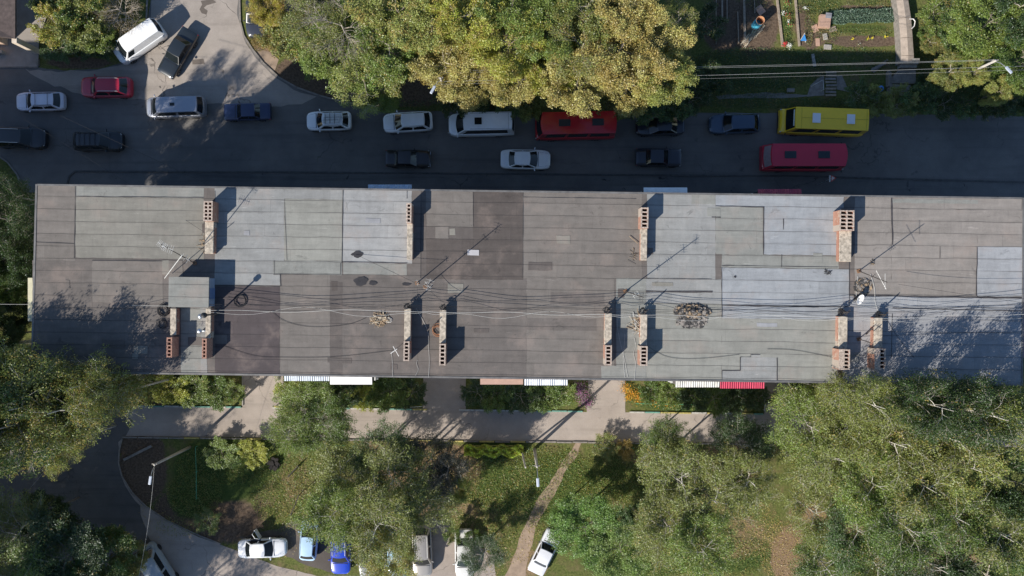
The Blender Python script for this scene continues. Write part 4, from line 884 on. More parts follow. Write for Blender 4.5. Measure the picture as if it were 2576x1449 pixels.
b = MB(); b.tube([(0, 0, 0), (0, 0, .4)], .14, 8); b.build('foot', M_CONCD, t)
p, q = W(313, 1156), W(383, 1121); tag((lambda bb: (bb.box(((p.x+q.x)/2, (p.y+q.y)/2, .1), ((q-p).length, .24, .18), math.atan2(q.y-p.y, q.x-p.x)), bb)[1])(MB()).build('grey_bar', M_CONCD), 'low grey bar lying on dark soil left of the yard lamp', 'beam')  # low grey bar laid diagonally over the soil
for i, (a, c_, lab) in enumerate([((2506, 150), (1100, 178), 'pale power line above the road, northern of the upper pair'), ((2507, 152), (1100, 183), 'pale power line above the road, southern of the upper pair'), ((2700, 162), (1100, 205), 'pale power line above the road, third from the top'), ((2700, 172), (1100, 212), 'faint power line above the road, lowest of the four')]):
    cable(sag(W(*a, 7.4), W(*c_, 7.3), .35, 30), (.02, .016, .022, .012)[i], M_PWR, lab, 'power lines along the road')
cable(sag(W(388, 1172, 7.4), W(345, 1470, 6.5), .5), .016, M_WHC, 'thin wire from the yard lamp down to the bottom edge')
cable(sag(W(150, 1140, 6), W(0, 1310, 6), .3), .012, M_WHC, 'faint wire over the shaded yard corner')
M_GRN = mat('green_fence_paint', (0.08, 0.34, 0.2), 0.5, 0.1, 4); M_YEL = mat('yellow_pipe_paint', (0.5, 0.45, 0.12), 0.5, 0.1, 4)
def rail_fence(dpts, m, lab, h=.5, posts_=True, r=.025, group='low pipe fences in the yard'):
    t = thing('low_fence', lab, 'fence', W(*dpts[0]), group=group); o0 = W(*dpts[0])
    P = [W(*p)-o0 for p in dpts]
    b = MB(); b.tube([p+Vector((0, 0, h)) for p in P], r, 6); b.build('rail', m, t)
    for p in P:
        b = MB(); b.tube([p, p+Vector((0, 0, h))], r, 6); b.build('post', m, t)
rail_fence([(497, 1122), (499, 1185), (499, 1252)], M_GRN, 'low green pipe fence standing across the shaded lawn')
rail_fence([(845, 1118), (870, 1118)], M_GRN, 'short green pipe rail under the birch by the driveway')
rail_fence([(548, 1117), (600, 1117), (668, 1119)], M_YEL, 'yellow pipe rail along the lawn edge')
rail_fence([(1598, 1013), (1680, 1015), (1765, 1016)], M_GRN, 'pale green rail in front of the orange flowers')
rail_fence([(1495, 1118), (1530, 1127), (1593, 1126)], M_GRN, 'bent green rail on the lawn side of the driveway')
rail_fence([(1262, 960), (1063, 1021), (1032, 1023)][1:], M_WHC, 'white rail at the corner of the hedge strip', .4)
rail_fence([(694, 1022), (720, 1025)], M_YEL, 'yellow pipe barrier piece at the driveway edge', .3, r=.06)
rail_fence([(1918, 968), (1920, 1000), (1919, 1030)], M_WHC, 'thin white rail at the right end of the flower strip')
rail_fence([(1190, 1119), (1300, 1119), (1313, 1119)], M_YEL, 'thin rail behind the clipped yellow green hedge')
# road sign
p = W(2055, 465); tip = W(2091, 449, 2.6)-p; t = thing('road_sign', 'triangular warning sign with a plate on a thin pole behind the crimson minibus', 'road sign', W(2055, 465))
b = MB(); b.tube([(0, 0, 0), tuple(tip)], .03, 8); b.build('pole', M_GALV, t)
b = MB(); k = Vector(tip); Msg = Matrix.Rotation(R(35), 3, 'Y')
tri = [Vector((0, -.3, 0)), Vector((0, .3, 0)), Vector((0, 0, .5))]
b.add([k + Msg @ v for v in tri] + [k + Msg @ (v+Vector((.03, 0, 0))) for v in tri], [(0, 1, 2), (5, 4, 3), (0, 3, 4, 1), (1, 4, 5, 2), (2, 5, 3, 0)]); sg = b.build('warning_triangle', mat('sign_red', (.45, .03, .03), .4, .1, 4), t)
b = MB(); ce_ = Vector((0, 0, .17)); b.add([k + Msg @ (ce_+(v-ce_)*.68+Vector((-.006, 0, 0))) for v in tri] + [k + Msg @ (ce_+(v-ce_)*.68+Vector((.036, 0, 0))) for v in tri], [(0, 1, 2), (5, 4, 3)]); b.build('sign_face', mat('sign_white', (.5, .5, .5), .4, .05, 4), t)
b = MB(); b.box(k + Vector((-.08, 0, -.12)), (.14, .6, .03), 0, Msg @ Matrix.Rotation(R(90), 3, 'Y') @ Matrix.Rotation(0, 3, 'Z')); b.build('sign_plate', mat('sign_white', (.5, .5, .5), .4, .05, 4), t)
# top-left neighbouring building and shed
t = thing('brick_house', 'corner of a brown roofed house at the upper left edge', 'house', W(0, 60))
o0 = W(0, 60); hx0 = -7.0
b = MB(); b.box((hx0/2-.2, 1.5, 1.6), (6.6+abs(hx0)*0+2.4, 7.2, 3.2)); b.build('wall', mat('cream_plaster', (.55, .4, .3), .9, .15, 2), t)
b = MB(); zt_ = 3.6; a = W(38, -60, zt_)-o0; c = W(38, 97, zt_)-o0; 
b.add([(hx0, a.y, 3.6), (a.x, a.y, 3.6), (c.x, c.y, 3.6), (hx0, c.y+1.2, 4.6), (hx0, a.y, 3.4), (a.x, a.y, 3.4), (c.x, c.y, 3.4), (hx0, c.y+1.2, 3.4)], [(3, 2, 1, 0)[::-1], (4, 5, 6, 7)[::-1], (0, 1, 5, 4)[::-1], (1, 2, 6, 5)[::-1], (2, 3, 7, 6)[::-1], (3, 0, 4, 7)[::-1]]); b.build('roof', mat('brown_bitumen_roof', (.085, .065, .06), .9, .35, 3), t)
b = MB(); b.box((c.x-.15, c.y-.1, 1.75), (.45, .5, 3.5)); b.build('corner_pillar', mat('pale_stone', (.6, .52, .42), .9, .15, 4), t)
b = MB(); b.box((-3.4, c.y-.3, .35), (8.0, .3, .7)); b.build('porch_step', M_CONC, t)
t = thing('garden_shed', 'shed with dark roof and rusty red edge under the trees at the top', 'shed', W(765, 20)); zt_ = 3.0
b = MB(); b.box((0, 1.2, 1.4), (2.2, 4.6, 2.8)); b.build('wall', mat('rust_wall', (.36, .14, .09), .8, .25, 3), t)
b = MB(); b.box((.15, 1.1, 2.9), (2.5, 5.0, .12)); b.build('roof', mat('purple_tin', (.12, .09, .095), .7, .3, 3), t)
b = MB(); b.box((-1.2, 1.1, 2.93), (.35, 5.0, .12)); b.build('eaves_board', mat('orange_rust', (.46, .18, .10), .8, .25, 4), t)
# raised concrete heating duct
t = thing('concrete_duct', 'long raised concrete duct running down beside the vegetable plots', 'duct', W(2268, 60)); o0 = W(2268, 60)
L_ = [(2253, -60), (2256, 0), (2262, 45), (2266, 95), (2268, 140), (2266, 158)]; Rr = [(2283, -60), (2286, 0), (2293, 45), (2297, 95), (2300, 140), (2300, 158)]
for i in range(5):
    zt_ = 1.15; P = [W(*L_[i], zt_), W(*Rr[i], zt_), W(*Rr[i+1], zt_), W(*L_[i+1], zt_)]; P = [q-o0 for q in P]
    b = MB(); b.prism([(q.x, q.y) for q in P][::-1], 0, 1.05); b.build('duct_wall', M_CONCD, t)
    m_ = (P[0]+P[1])/2; m2 = (P[3]+P[2])/2
    b = MB(); z0, z1 = 1.06, 1.22; f = .97
    ctr = (P[0]+P[1]+P[2]+P[3])/4; Q = [ctr+(q-ctr)*1.0 for q in P]
    q0, q1, q2, q3 = [Vector((q.x, q.y+(.01 if k_ < 2 else .03)*(-1 if k_ < 2 else 1), 0)) for k_, q in enumerate(Q)]
    a0, a1 = (q0+q1)/2, (q3+q2)/2
    b.add([(q0.x, q0.y, z0), (q1.x, q1.y, z0), (q2.x, q2.y, z0), (q3.x, q3.y, z0), (a0.x, a0.y, z1), (a1.x, a1.y, z1)], [(0, 4, 5, 3)[::-1], (4, 1, 2, 5)[::-1], (0, 1, 4), (2, 3, 5), (0, 1, 2, 3)])
    b.build('cover_slab', mat('warm_concrete_slab', (.36, .30, .25), .9, .2, 3), t)
t = thing('concrete_step_block', 'grooved light concrete step at the end of the raised duct', 'steps', W(2278, 165))
for k in range(3): b = MB(); b.box((0, .25-.24*k, .55-.12*k), (1.55, .22, 1.1-.24*k)); b.build('step', M_CONC, t)
t = thing('concrete_platform', 'shaded concrete platform below the grooved step', 'platform', W(2266, 190))
b = MB(); P = [W(2258, 178), W(2299, 176), W(2299, 212), (W(2236, 212)), W(2236, 200)]; o0 = W(2266, 190); b.prism([(q.x-o0.x, q.y-o0.y) for q in P], .0, .35); b.build('slab', M_CONCD, t)
b = MB(); b.box((-1.35, -.4, .3), (.14, 1.5, .6)); b.build('side_wall', M_CONCD, t)
# garden boards
gb = [(1801, 0, 1801, 112), (1816, 0, 1816, 50), (1828, 0, 1828, 58), (1855, 30, 1857, 110), (1871, 0, 1873, 108), (1897, 0, 1898, 34), (1954, 0, 1968, 118), (2000, 0, 2010, 117), (2043, 137, 2048, 168)]
gl_ = ['leftmost board in the shaded vegetable bed', 'second short board in the shaded vegetable bed', 'third board in the shaded vegetable bed', 'thin board beside the dry stalks', 'wide pale board left of the blue barrel', 'short thin board above the blue barrel', 'long board right of the blue barrel', 'long board between the two flower rows', 'pale concrete beam lying in the shade below the plots']
for (x0, y0, x1, y1), lab in zip(gb, gl_):
    a, c = W(x0, y0), W(x1, y1); mm = (a+c)/2; wid = {0: .06, 1: .14, 2: .07, 3: .07, 4: .2, 5: .06, 6: .2, 7: .18, 8: .28}[gl_.index(lab)]
    b = MB(); b.box((0, 0, .09), ((c-a).length, wid, .16), math.atan2(c.y-a.y, c.x-a.x)); tag(b.build('garden_board', M_WOODD if lab != gl_[-1] else M_CONC, None, False, mm), lab, 'board', 'boards between the vegetable beds')
# barrel
p = W(1913, 51, 1.5); t = thing('water_barrel', 'tall sky blue open barrel with a rusty inside in the vegetable plot', 'barrel', (p.x, p.y, 0))
b = MB(); b.lathe((0, 0, 0), [(.40, 0), (.40, 1.5), (.36, 1.5), (.36, .5), (.01, .5)], 24); o = b.build('drum', mat('barrel_blue', (.08, .42, .62), .5, .15, 3), t, False)
b = MB(); b.lathe((0, 0, 0), [(.355, .55), (.355, 1.5), (.405, 1.51), (.405, 1.47)], 24); b.f = b.f[:-2]; b.m = b.m[:-2]; b.build('rusty_liner', mat('barrel_rust', (.5, .25, .13), .9, .2, 4), t)
def slab(x, y, w, l, h, ang, m, lab, name='paving_slab', cat='slab', group='slabs and boxes between the beds'):
    t_ = MB(); t_.box((0, 0, h/2), (w, l, h), R(ang)); o = t_.build(name, m, None, False, W(x, y)); bv = o.modifiers.new('b', 'BEVEL'); bv.width = .02
    return tag(o, lab, cat, group)
M_PINK = mat('pinkish_wood', (.42, .27, .2), .8, .15, 3)
t = thing('wooden_box', 'pinkish wooden box beside the cabbage bed', 'box', W(2071, 57)); b = MB(); b.box((0, 0, .25), (1.0, 1.2, .5), -.1); b.build('body', M_PINK, t); b = MB(); b.box((.3, .5, .52), (.55, .5, .06), -.1); b.build('lid', mat('grey_tin_lid', (.25, .25, .27), .5, .1, 3), t)
slab(2050, 72, .55, .7, .1, 20, M_PINK, 'pinkish slab left of the wooden box'); slab(2094, 74, .7, .5, .08, 15, M_WOODD, 'small wooden pallet piece right of the wooden box'); slab(2075, 93, .4, .6, .15, 8, M_CONC, 'small pale frame below the wooden box'); slab(2057, 106, .4, .75, .06, 2, M_PINK, 'narrow pinkish slab near the shadow edge'); slab(2081, 119, .7, .45, .15, -4, M_CONC, 'slatted pale box at the shadow edge')
slab(1912, 26, .7, .85, .12, 35, M_PINK, 'brown tilted board above the blue barrel')
slab(1988, 228, .7, .35, .2, 0, M_CONCD, 'low grey block in the shade near the road, left of the steps')
t = thing('blue_stool', 'small blue folding stool beside the flower rows', 'stool', W(2018, 97))
b = MB(); b.add([(-.25, -.3, .3), (.3, -.3, .3), (.1, .3, .35)], [(0, 1, 2)]); b.add([(-.25, -.3, .27), (.3, -.3, .27), (.1, .3, .32)], [(2, 1, 0)]); b.build('seat', mat('blue_plastic', (.05, .25, .6), .4, .1, 3), t)
b = MB(); b.tube([(-.3, -.35, 0), (.1, .4, .4), (.3, -.35, 0)], .025, 6); b.build('leg_frame', M_ALU, t)
b = MB(); P = [(2321, 33), (2298, 47)]; c = W(2298, 57, 1.3); rr_ = [(0, .35, 0), (.35, .35, 0), (.52, .12, 0), (.45, -.3, 0), (.2, -.55, 0)]; b.tube(rr_, .045, 6); tag(b.build('white_hoop', mat('white_plastic', (.75, .72, .7), .4, .05, 3), None, False, W(2288, 57, 1.35)), 'white bent hoop lying on the edge of the concrete duct', 'hoop')
t = thing('garden_steps', 'dark wooden ladder steps between two shaded slopes', 'steps', W(2088, 212))
for k in range(8):
    b = MB(); b.box((rnd.uniform(-.05, .05), 1.05-.3*k, .1+.03*(7-k)), (1.0, .2, .08), rnd.uniform(-.05, .05)); b.build('tread', M_WOODD if k % 2 else M_CONCD, t)
sheet('concrete_ramp', [(2060,195),(2073,188),(2073,240),(2030,244),(2038,215)], .03, M_CONCD, .03, 40); sheet('concrete_ramp', [(2104,190),(2118,190),(2136,232),(2104,225)], .03, M_CONCD, .03, 41)
sheet('concrete_ramp', [(1800,240),(1932,232),(2000,236),(2060,240),(2000,246),(1900,246),(1810,250)], .02, mat('pale_dust', (.2, .19, .17), .95, .2, 2), .08, 42)
t = thing('goal_frame', 'thin white bent pipe frame beside the shaded steps', 'pipe frame', W(2060, 220)); b = MB(); b.tube([(-.75, .05, 1.0), (0, .45, 1.0), (.08, -.45, 1.0)], .03, 6); b.build('rail', M_WHC, t); b = MB(); b.tube([(-.75, .05, 0), (-.75, .05, 1)], .03, 6); b.tube([(0.08, -.45, 0), (0.08, -.45, 1)], .03, 6); b.build('legs', M_WHC, t)
p = W(2217, 222, .9); t = thing('water_barrel', 'bright blue plastic barrel in the shaded bushes by the road', 'barrel', (p.x, p.y, 0)); b = MB(); b.lathe((0, 0, 0), [(.26, 0), (.30, .3), (.30, .6), (.26, .88), (.03, .92)], 20); b.build('drum', mat('barrel_deep_blue', (.02, .2, .6), .4, .08, 3), t, True); b = MB(); b.lathe((0, 0, .9), [(.1, 0), (.1, .05), (.02, .06)], 12); b.build('bung', M_TRIM, t)
t = thing('concrete_ruin', 'low grey concrete wall behind the blue plastic barrel', 'low wall', W(2257, 228)); b = MB(); b.box((0, 0, .25), (2.0, .9, .5), -.05); b.build('block', M_CONCD, t); b = MB(); b.box((-.9, .9, .3), (.15, 1.4, .6)); b.build('side_wall', M_CONCD, t)
t = thing('board_stack', 'stack of dark planks thrown in the shade left of the platform', 'plank stack', W(2212, 165))
for k in range(5): b = MB(); b.box((rnd.uniform(-.2, .2), rnd.uniform(-.25, .25), .05+.05*k), (1.5, .16, .04), R(35+rnd.uniform(-12, 12))); b.build('plank', M_CONCD, t)
heap_pos = [(1893, 92)]
t = thing('stalk_heap', 'heap of pale dry stalks below the sky blue barrel', 'stalk heap', W(1893, 92)); r = random.Random(5)
for m_ in (M_STK2, M_STK):
    b = MB()
    for k in range(60):
        u = r.random(); a = R(48+r.uniform(-14, 14)); L = r.uniform(.3, 1.1); px, py = lerp(-.9, .75, u)+r.uniform(-.3, .3), lerp(-.75, .8, u)+r.uniform(-.2, .2)
        b.box((px, py, .05+.15*r.random()), (L, .035, .03), a)
    b.build('stalks', m_, t)
p = W(693, 1165+0); 
b = MB()
for k in range(30):
    a = rnd.uniform(0, 6.28); q = rnd.random()**.5*.5; b.box((q*math.cos(a), q*math.sin(a), .15+.3*(1-q)*rnd.random()), (.4, .25, .12), rnd.uniform(0, 3))
tag(b.build('tyre_heap', mat('charred', (.02, .017, .016), .9, .3, 3), None, False, W(690, 1165)), 'dark heap of charred rubbish on the lawn left of the birch', 'rubbish heap')
rail_fence([(760, 1238), (740, 1287)], M_STEEL, 'dark pipe standing on the lawn path left of the birch', 1.2, r=.04, group=None)
rail_fence([(754, 1168), (729, 1196)], M_STEEL, 'short dark rail right of the charred heap', .6, r=.05, group=None)

# ------------------------------------------------------------------ foliage
def leaf_mat(name, translucent=0.35):
    m = bpy.data.materials.new(name); m.use_nodes = True; n = m.node_tree; n.nodes.clear()
    oi = mk(n, 'ShaderNodeObjectInfo'); at = mk(n, 'ShaderNodeAttribute', attribute_name='tint'); at2 = mk(n, 'ShaderNodeAttribute', attribute_name='dry')
    hs = mk(n, 'ShaderNodeHueSaturation'); n.links.new(oi.outputs['Color'], hs.inputs['Color'])
    n.links.new(mth(n, 'ADD', 0.475, mth(n, 'MULTIPLY', at.outputs['Fac'], 0.05)), hs.inputs['Hue']); n.links.new(mth(n, 'ADD', .62, mth(n, 'MULTIPLY', at.outputs['Fac'], .75)), hs.inputs['Value'])
    f = mth(n, 'GREATER_THAN', mth(n, 'ADD', at2.outputs['Fac'], oi.outputs['Alpha']), 1.0)
    c = mixc(n, mth(n, 'MULTIPLY', f, .85), hs.outputs[0], mixc(n, at.outputs['Fac'], (0.36, 0.27, 0.05), (0.50, 0.37, 0.12)))
    df = mk(n, 'ShaderNodeBsdfDiffuse'); tr = mk(n, 'ShaderNodeBsdfTranslucent'); gl = mk(n, 'ShaderNodeBsdfGlossy'); gl.inputs['Roughness'].default_value = .45; gl.inputs['Color'].default_value = (.6, .65, .7, 1)
    mx = mk(n, 'ShaderNodeMixShader'); mx.inputs[0].default_value = translucent; n.links.new(c, df.inputs[0]); n.links.new(c, tr.inputs[0]); n.links.new(df.outputs[0], mx.inputs[1]); n.links.new(tr.outputs[0], mx.inputs[2])
    m2 = mk(n, 'ShaderNodeMixShader'); m2.inputs[0].default_value = .06; n.links.new(mx.outputs[0], m2.inputs[1]); n.links.new(gl.outputs[0], m2.inputs[2])
    ou = mk(n, 'ShaderNodeOutputMaterial'); n.links.new(m2.outputs[0], ou.inputs[0]); return m
M_LEAF = leaf_mat('leaf')
def leaf_mesh(name, C, size, tint, dry, rs, asp=.55, upbias=.9, mats=None, z_floor=None):
    N = len(C); nrm = rs.normal(size=(N, 3)); nrm[:, 2] = np.abs(nrm[:, 2])+upbias; nrm /= np.linalg.norm(nrm, axis=1)[:, None]
    t = rs.normal(size=(N, 3)); t -= nrm*(t*nrm).sum(1)[:, None]; t /= np.linalg.norm(t, axis=1)[:, None]+1e-9; b = np.cross(nrm, t)
    s = (size*rs.uniform(.65, 1.35, N))[:, None]
    V = np.stack([C+t*s, C+b*s*asp, C-t*s, C-b*s*asp], 1).reshape(-1, 3)
    me = bpy.data.meshes.new(name); me.vertices.add(4*N); me.vertices.foreach_set('co', V.ravel().astype(np.float32))
    me.loops.add(4*N); me.loops.foreach_set('vertex_index', np.arange(4*N)); me.polygons.add(N); me.polygons.foreach_set('loop_start', np.arange(0, 4*N, 4))
    me.update(calc_edges=True)
    for k, a in (('tint', tint), ('dry', dry)):
        at = me.attributes.new(k, 'FLOAT', 'FACE'); at.data.foreach_set('value', a.astype(np.float32))
    for m in (mats or [M_LEAF]): me.materials.append(m)
    return me
def bark(name, c, var=.35): return mat(name, c, .9, var, 5)
M_BARK = bark('grey_bark', (.17, .145, .12)); M_BIRCH = bark('white_birch_bark', (.50, .47, .41), .3); M_BARKL = bark('pale_dry_bark', (.36, .32, .27))
def tree_proto(seed, R0, Ht, n_leaf, leaf, m_bark, limbs=9, density=1.0, droop=0.0, bare=0.0, twig=.5, lobes=1.0, zlow=.35, lr=1.0):
    """R0 crown radius, Ht height.  returns (trunk mesh, crown mesh)"""
    r = random.Random(seed); rs = np.random.RandomState(seed)
    mb = MB(); lean = Vector((r.uniform(-.4, .4), r.uniform(-.4, .4), 0))
    tp = [Vector((lean.x*(i/6)**2, lean.y*(i/6)**2, Ht*.92*i/6)) for i in range(7)]
    tr = [.20*lr*(1-.85*i/6)*Ht/12 + .015 for i in range(7)]; tp[0].z = -.2
    mb.tube(tp, tr, 8)
    cl = []   # clump centres (pos, radius)
    for k in range(limbs):
        f = zlow + (.95-zlow)*(k+.5)/limbs; p0 = Vector((lean.x*f*f, lean.y*f*f, Ht*.92*f)); a = k*2.39996+r.uniform(-.4, .4)
        reach = R0*r.uniform(.62, 1.0)*(math.sin(math.pi*min(1, .25+.75*(1-f)/(1-zlow)))**.5 if f > .5 else .9)
        rise = Ht*(.92-f)*r.uniform(.5, .95)+.3
        d = Vector((math.cos(a), math.sin(a), 0)); P = []; bend = r.uniform(-.3, .3)
        for i in range(7):
            u = i/6; P.append(p0 + d*reach*u + Vector((-d.y, d.x, 0))*R0*bend*u*u + Vector((0, 0, rise*(u**.8) - droop*u*u*1.5)) + Vector((r.uniform(-.2, .2), r.uniform(-.2, .2), 0))*R0*.25*u)
        mb.tube(P, [max(.012, .075*lr*(1-.85*i/6)*R0/4) for i in range(7)], 5, False)
        for i in (2, 3, 4, 5, 6):
            for q in range(3):
                a2 = a + r.choice((-1, 1))*r.uniform(.3, 1.3); L = R0*r.uniform(.18, .42)*(1.1-i*.08)
                e = P[i] + Vector((math.cos(a2), math.sin(a2), r.uniform(-.1, .8)-droop*.5))*L; mid = (P[i]+e)/2 + Vector((0, 0, .1*L))
                mb.tube([P[i], mid, e], [.03*lr*R0/4, .02*lr*R0/4, .008], 4, False)
                for w in range(2):
                    e2 = e + Vector((math.cos(a2+r.uniform(-1, 1)), math.sin(a2+r.uniform(-1, 1)), r.uniform(-.2, .7)-droop))*L*twig
                    mb.tube([mid.lerp(e, .6), e2], [.014*lr*R0/4, .006], 4, False); cl.append((e2, R0*.085))
                cl.append((e, R0*.12)); cl.append((mid, R0*.10))
        cl.append((P[-1], R0*.15))
    cl.append((tp[-1], R0*.15)); cl.append((tp[-2], R0*.16))
    if bare: cl = [c for c in cl if r.random() > bare]
    P = np.array([c[0][:] for c in cl]); S = np.array([c[1] for c in cl]); w = S**2; w /= w.sum()
    idx = rs.choice(len(cl), n_leaf, p=w); off = rs.normal(size=(n_leaf, 3)); off /= (np.linalg.norm(off, axis=1)[:, None]); off *= (rs.random((n_leaf, 1))**.45)*1.5; off[:, 2] *= .65; off[:, 2] -= droop*np.abs(off[:, 0])*.4
    C = P[idx] + off*S[idx][:, None]
    ct = rs.random(len(cl)); cd = rs.random(len(cl))
    tint = np.clip(ct[idx]*.6 + rs.random(n_leaf)*.4, 0, 1); dry = np.clip(cd[idx]*.72 + rs.random(n_leaf)*.28, 0, 1)
    tm = bpy.data.meshes.new('trunk'); tm.from_pydata([tuple(p) for p in mb.v], [], mb.f); tm.materials.append(m_bark); tm.polygons.foreach_set('use_smooth', [True]*len(mb.f))
    return tm, leaf_mesh('crown', C, leaf, tint, dry, rs), (R0, Ht)
print('protos')
PR = {
 'leafy1': tree_proto(11, 4, 12, 34000, .085, M_BARK, 11), 'leafy2': tree_proto(12, 4, 12, 34000, .085, M_BARK, 12), 'leafy3': tree_proto(13, 4, 12, 32000, .09, M_BARKL, 10),
 'sparse1': tree_proto(21, 4, 12, 15000, .075, M_BARKL, 12, bare=.35, lr=1.1), 'sparse2': tree_proto(22, 4, 12, 17000, .075, M_BARKL, 11, bare=.25, twig=.8),
 'birch1': tree_proto(31, 4, 14, 25000, .075, M_BIRCH, 14, droop=.3, bare=.22, twig=1.0, lr=.62), 'birch2': tree_proto(32, 4, 14, 22000, .075, M_BIRCH, 13, droop=.25, bare=.32, twig=1.0, lr=.66), 'birch3': tree_proto(33, 4, 14, 28000, .075, M_BIRCH, 14, droop=.35, bare=.12, twig=.9, lr=.5),
 'bush1': tree_proto(41, 1.5, 2.2, 9000, .05, M_BARKL, 8, zlow=.1), 'bush2': tree_proto(42, 1.5, 2.0, 9000, .055, M_BARK, 9, zlow=.08), 'bare': tree_proto(51, 4, 8, 3500, .05, M_BARKL, 13, bare=.5, twig=1.2, zlow=.15),
}
def tree(x, y, r, h, proto, c, dry, lab, name='tree', cat='tree', zc=.72, group=None, seed=None):
    """(x, y): picture position of the crown, r: crown radius in picture units at that height"""
    tm, cm, (R0, H0) = PR[proto]; p = W(x, y, h*zc); rad = r/(S0*H/(H-h*zc))
    t = thing(name, lab, cat, (p.x, p.y, 0), (seed if seed is not None else x*1.37+y*.71) % 6.283, group); s = rad/R0; t.scale = (s, s, h/H0)
    a = bpy.data.objects.new('trunk' if cat != 'bush' else 'stem', tm); b = bpy.data.objects.new('crown' if cat != 'bush' else 'foliage', cm)
    for o in (a, b): col.objects.link(o); o.parent = t
    b.color = (*c, dry); return t
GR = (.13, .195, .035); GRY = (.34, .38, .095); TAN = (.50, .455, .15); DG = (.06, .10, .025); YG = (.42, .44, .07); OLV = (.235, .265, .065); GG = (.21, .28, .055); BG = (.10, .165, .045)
GT = 'trees above the road'; GB = 'birches and trees in the yard'; GH = 'bushes and hedges'
def T(*a, **k): k.setdefault('group', GT); tree(*a, **k)
# big group above the road
T(790, 60, 75, 8, 'sparse2', OLV, .15, 'thin greyish tree over the shed with bare twigs, leftmost of the group above the road')
T(868, 70, 85, 9, 'bare', OLV, .1, 'half bare grey tree with radiating branches above the road')
T(860, 130, 100, 7, 'leafy2', GG, .15, 'yellow green tree under the half bare grey one')
T(925, 215, 78, 8, 'sparse1', GRY, .15, 'thin pale green tree reaching over the white hatchback and crossover')
T(960, 225, 60, 7, 'leafy1', GG, .1, 'green lower tree directly above the white crossover')
T(985, 120, 85, 9, 'leafy3', GG, .2, 'yellow green tree right of the half bare grey tree')
T(1000, 30, 95, 10, 'leafy1', GRY, .3, 'olive tree at the top edge right of the half bare grey one')
T(1090, 70, 85, 10, 'leafy2', GRY, .35, 'mixed green and tan tree at the top left of the dense mass')
T(1120, 165, 82, 9, 'leafy3', TAN, .35, 'tan yellow tree around the buried street lamp')
T(1190, 205, 70, 8, 'leafy1', TAN, .3, 'tan tree hanging above the gap between crossover and white minibus')
T(1190, 50, 80, 11, 'leafy3', YG, .35, 'bright yellow green tree at the top edge of the dense mass')
T(1280, 120, 85, 11, 'leafy1', YG, .3, 'bright yellow tree in the centre of the dense mass')
T(1290, 20, 80, 11, 'leafy2', GG, .2, 'green tree at the top edge in the middle of the dense mass')
T(1300, 205, 72, 9, 'leafy2', TAN, .25, 'yellowish tree above the white minibus')
T(1370, 80, 80, 11, 'leafy1', GG, .15, 'fresh green tree in the dense mass between two yellow ones')
T(1385, 170, 72, 9, 'leafy3', YG, .3, 'yellow green tree just left of the drooping tan one')
T(1450, 220, 85, 10, 'leafy2', TAN, .3, 'tan tree drooping over the red minibus')
T(1460, 120, 80, 11, 'sparse2', OLV, .25, 'greyish tree behind the drooping tan one')
T(1480, 30, 80, 11, 'leafy3', OLV, .2, 'olive tree at the top edge right of the middle')
T(1560, 130, 92, 11, 'leafy1', TAN, .5, 'orange tan tree, warmest in the dense mass')
T(1575, 40, 78, 11, 'leafy2', TAN, .35, 'yellow tan tree at the top edge near the plots')
T(1650, 120, 80, 10, 'leafy3', TAN, .4, 'yellow brown tree on the right flank of the dense mass')
T(1580, 215, 70, 9, 'leafy3', TAN, .3, 'tan tree right of the one over the red minibus')
T(1665, 205, 66, 9, 'leafy1', GRY, .2, 'pale green tree at the lower right of the dense mass')
T(1700, 60, 45, 9, 'sparse1', OLV, .2, 'thin olive tree beside the shaded beds')
# shaded undergrowth along the road
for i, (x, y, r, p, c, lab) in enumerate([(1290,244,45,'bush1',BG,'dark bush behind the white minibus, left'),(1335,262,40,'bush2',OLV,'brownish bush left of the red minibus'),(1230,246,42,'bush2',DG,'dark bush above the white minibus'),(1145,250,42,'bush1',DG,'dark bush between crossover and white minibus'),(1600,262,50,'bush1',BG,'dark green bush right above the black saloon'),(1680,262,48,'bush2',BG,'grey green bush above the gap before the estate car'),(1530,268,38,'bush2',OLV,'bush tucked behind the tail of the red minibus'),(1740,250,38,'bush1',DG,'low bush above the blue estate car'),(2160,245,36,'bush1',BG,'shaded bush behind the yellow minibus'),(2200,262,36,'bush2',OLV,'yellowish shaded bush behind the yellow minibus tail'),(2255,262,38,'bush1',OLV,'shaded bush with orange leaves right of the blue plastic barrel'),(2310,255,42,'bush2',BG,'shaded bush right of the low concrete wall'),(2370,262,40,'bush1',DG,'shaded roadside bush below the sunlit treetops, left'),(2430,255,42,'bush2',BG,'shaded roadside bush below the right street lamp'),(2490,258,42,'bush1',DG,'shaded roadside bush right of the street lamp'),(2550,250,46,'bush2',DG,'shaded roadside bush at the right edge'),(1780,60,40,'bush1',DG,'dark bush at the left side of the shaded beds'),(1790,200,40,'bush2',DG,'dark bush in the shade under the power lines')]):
    tree(x, y, r, 2.6, p, c, .12, lab, 'bush', 'bush', group=GH)
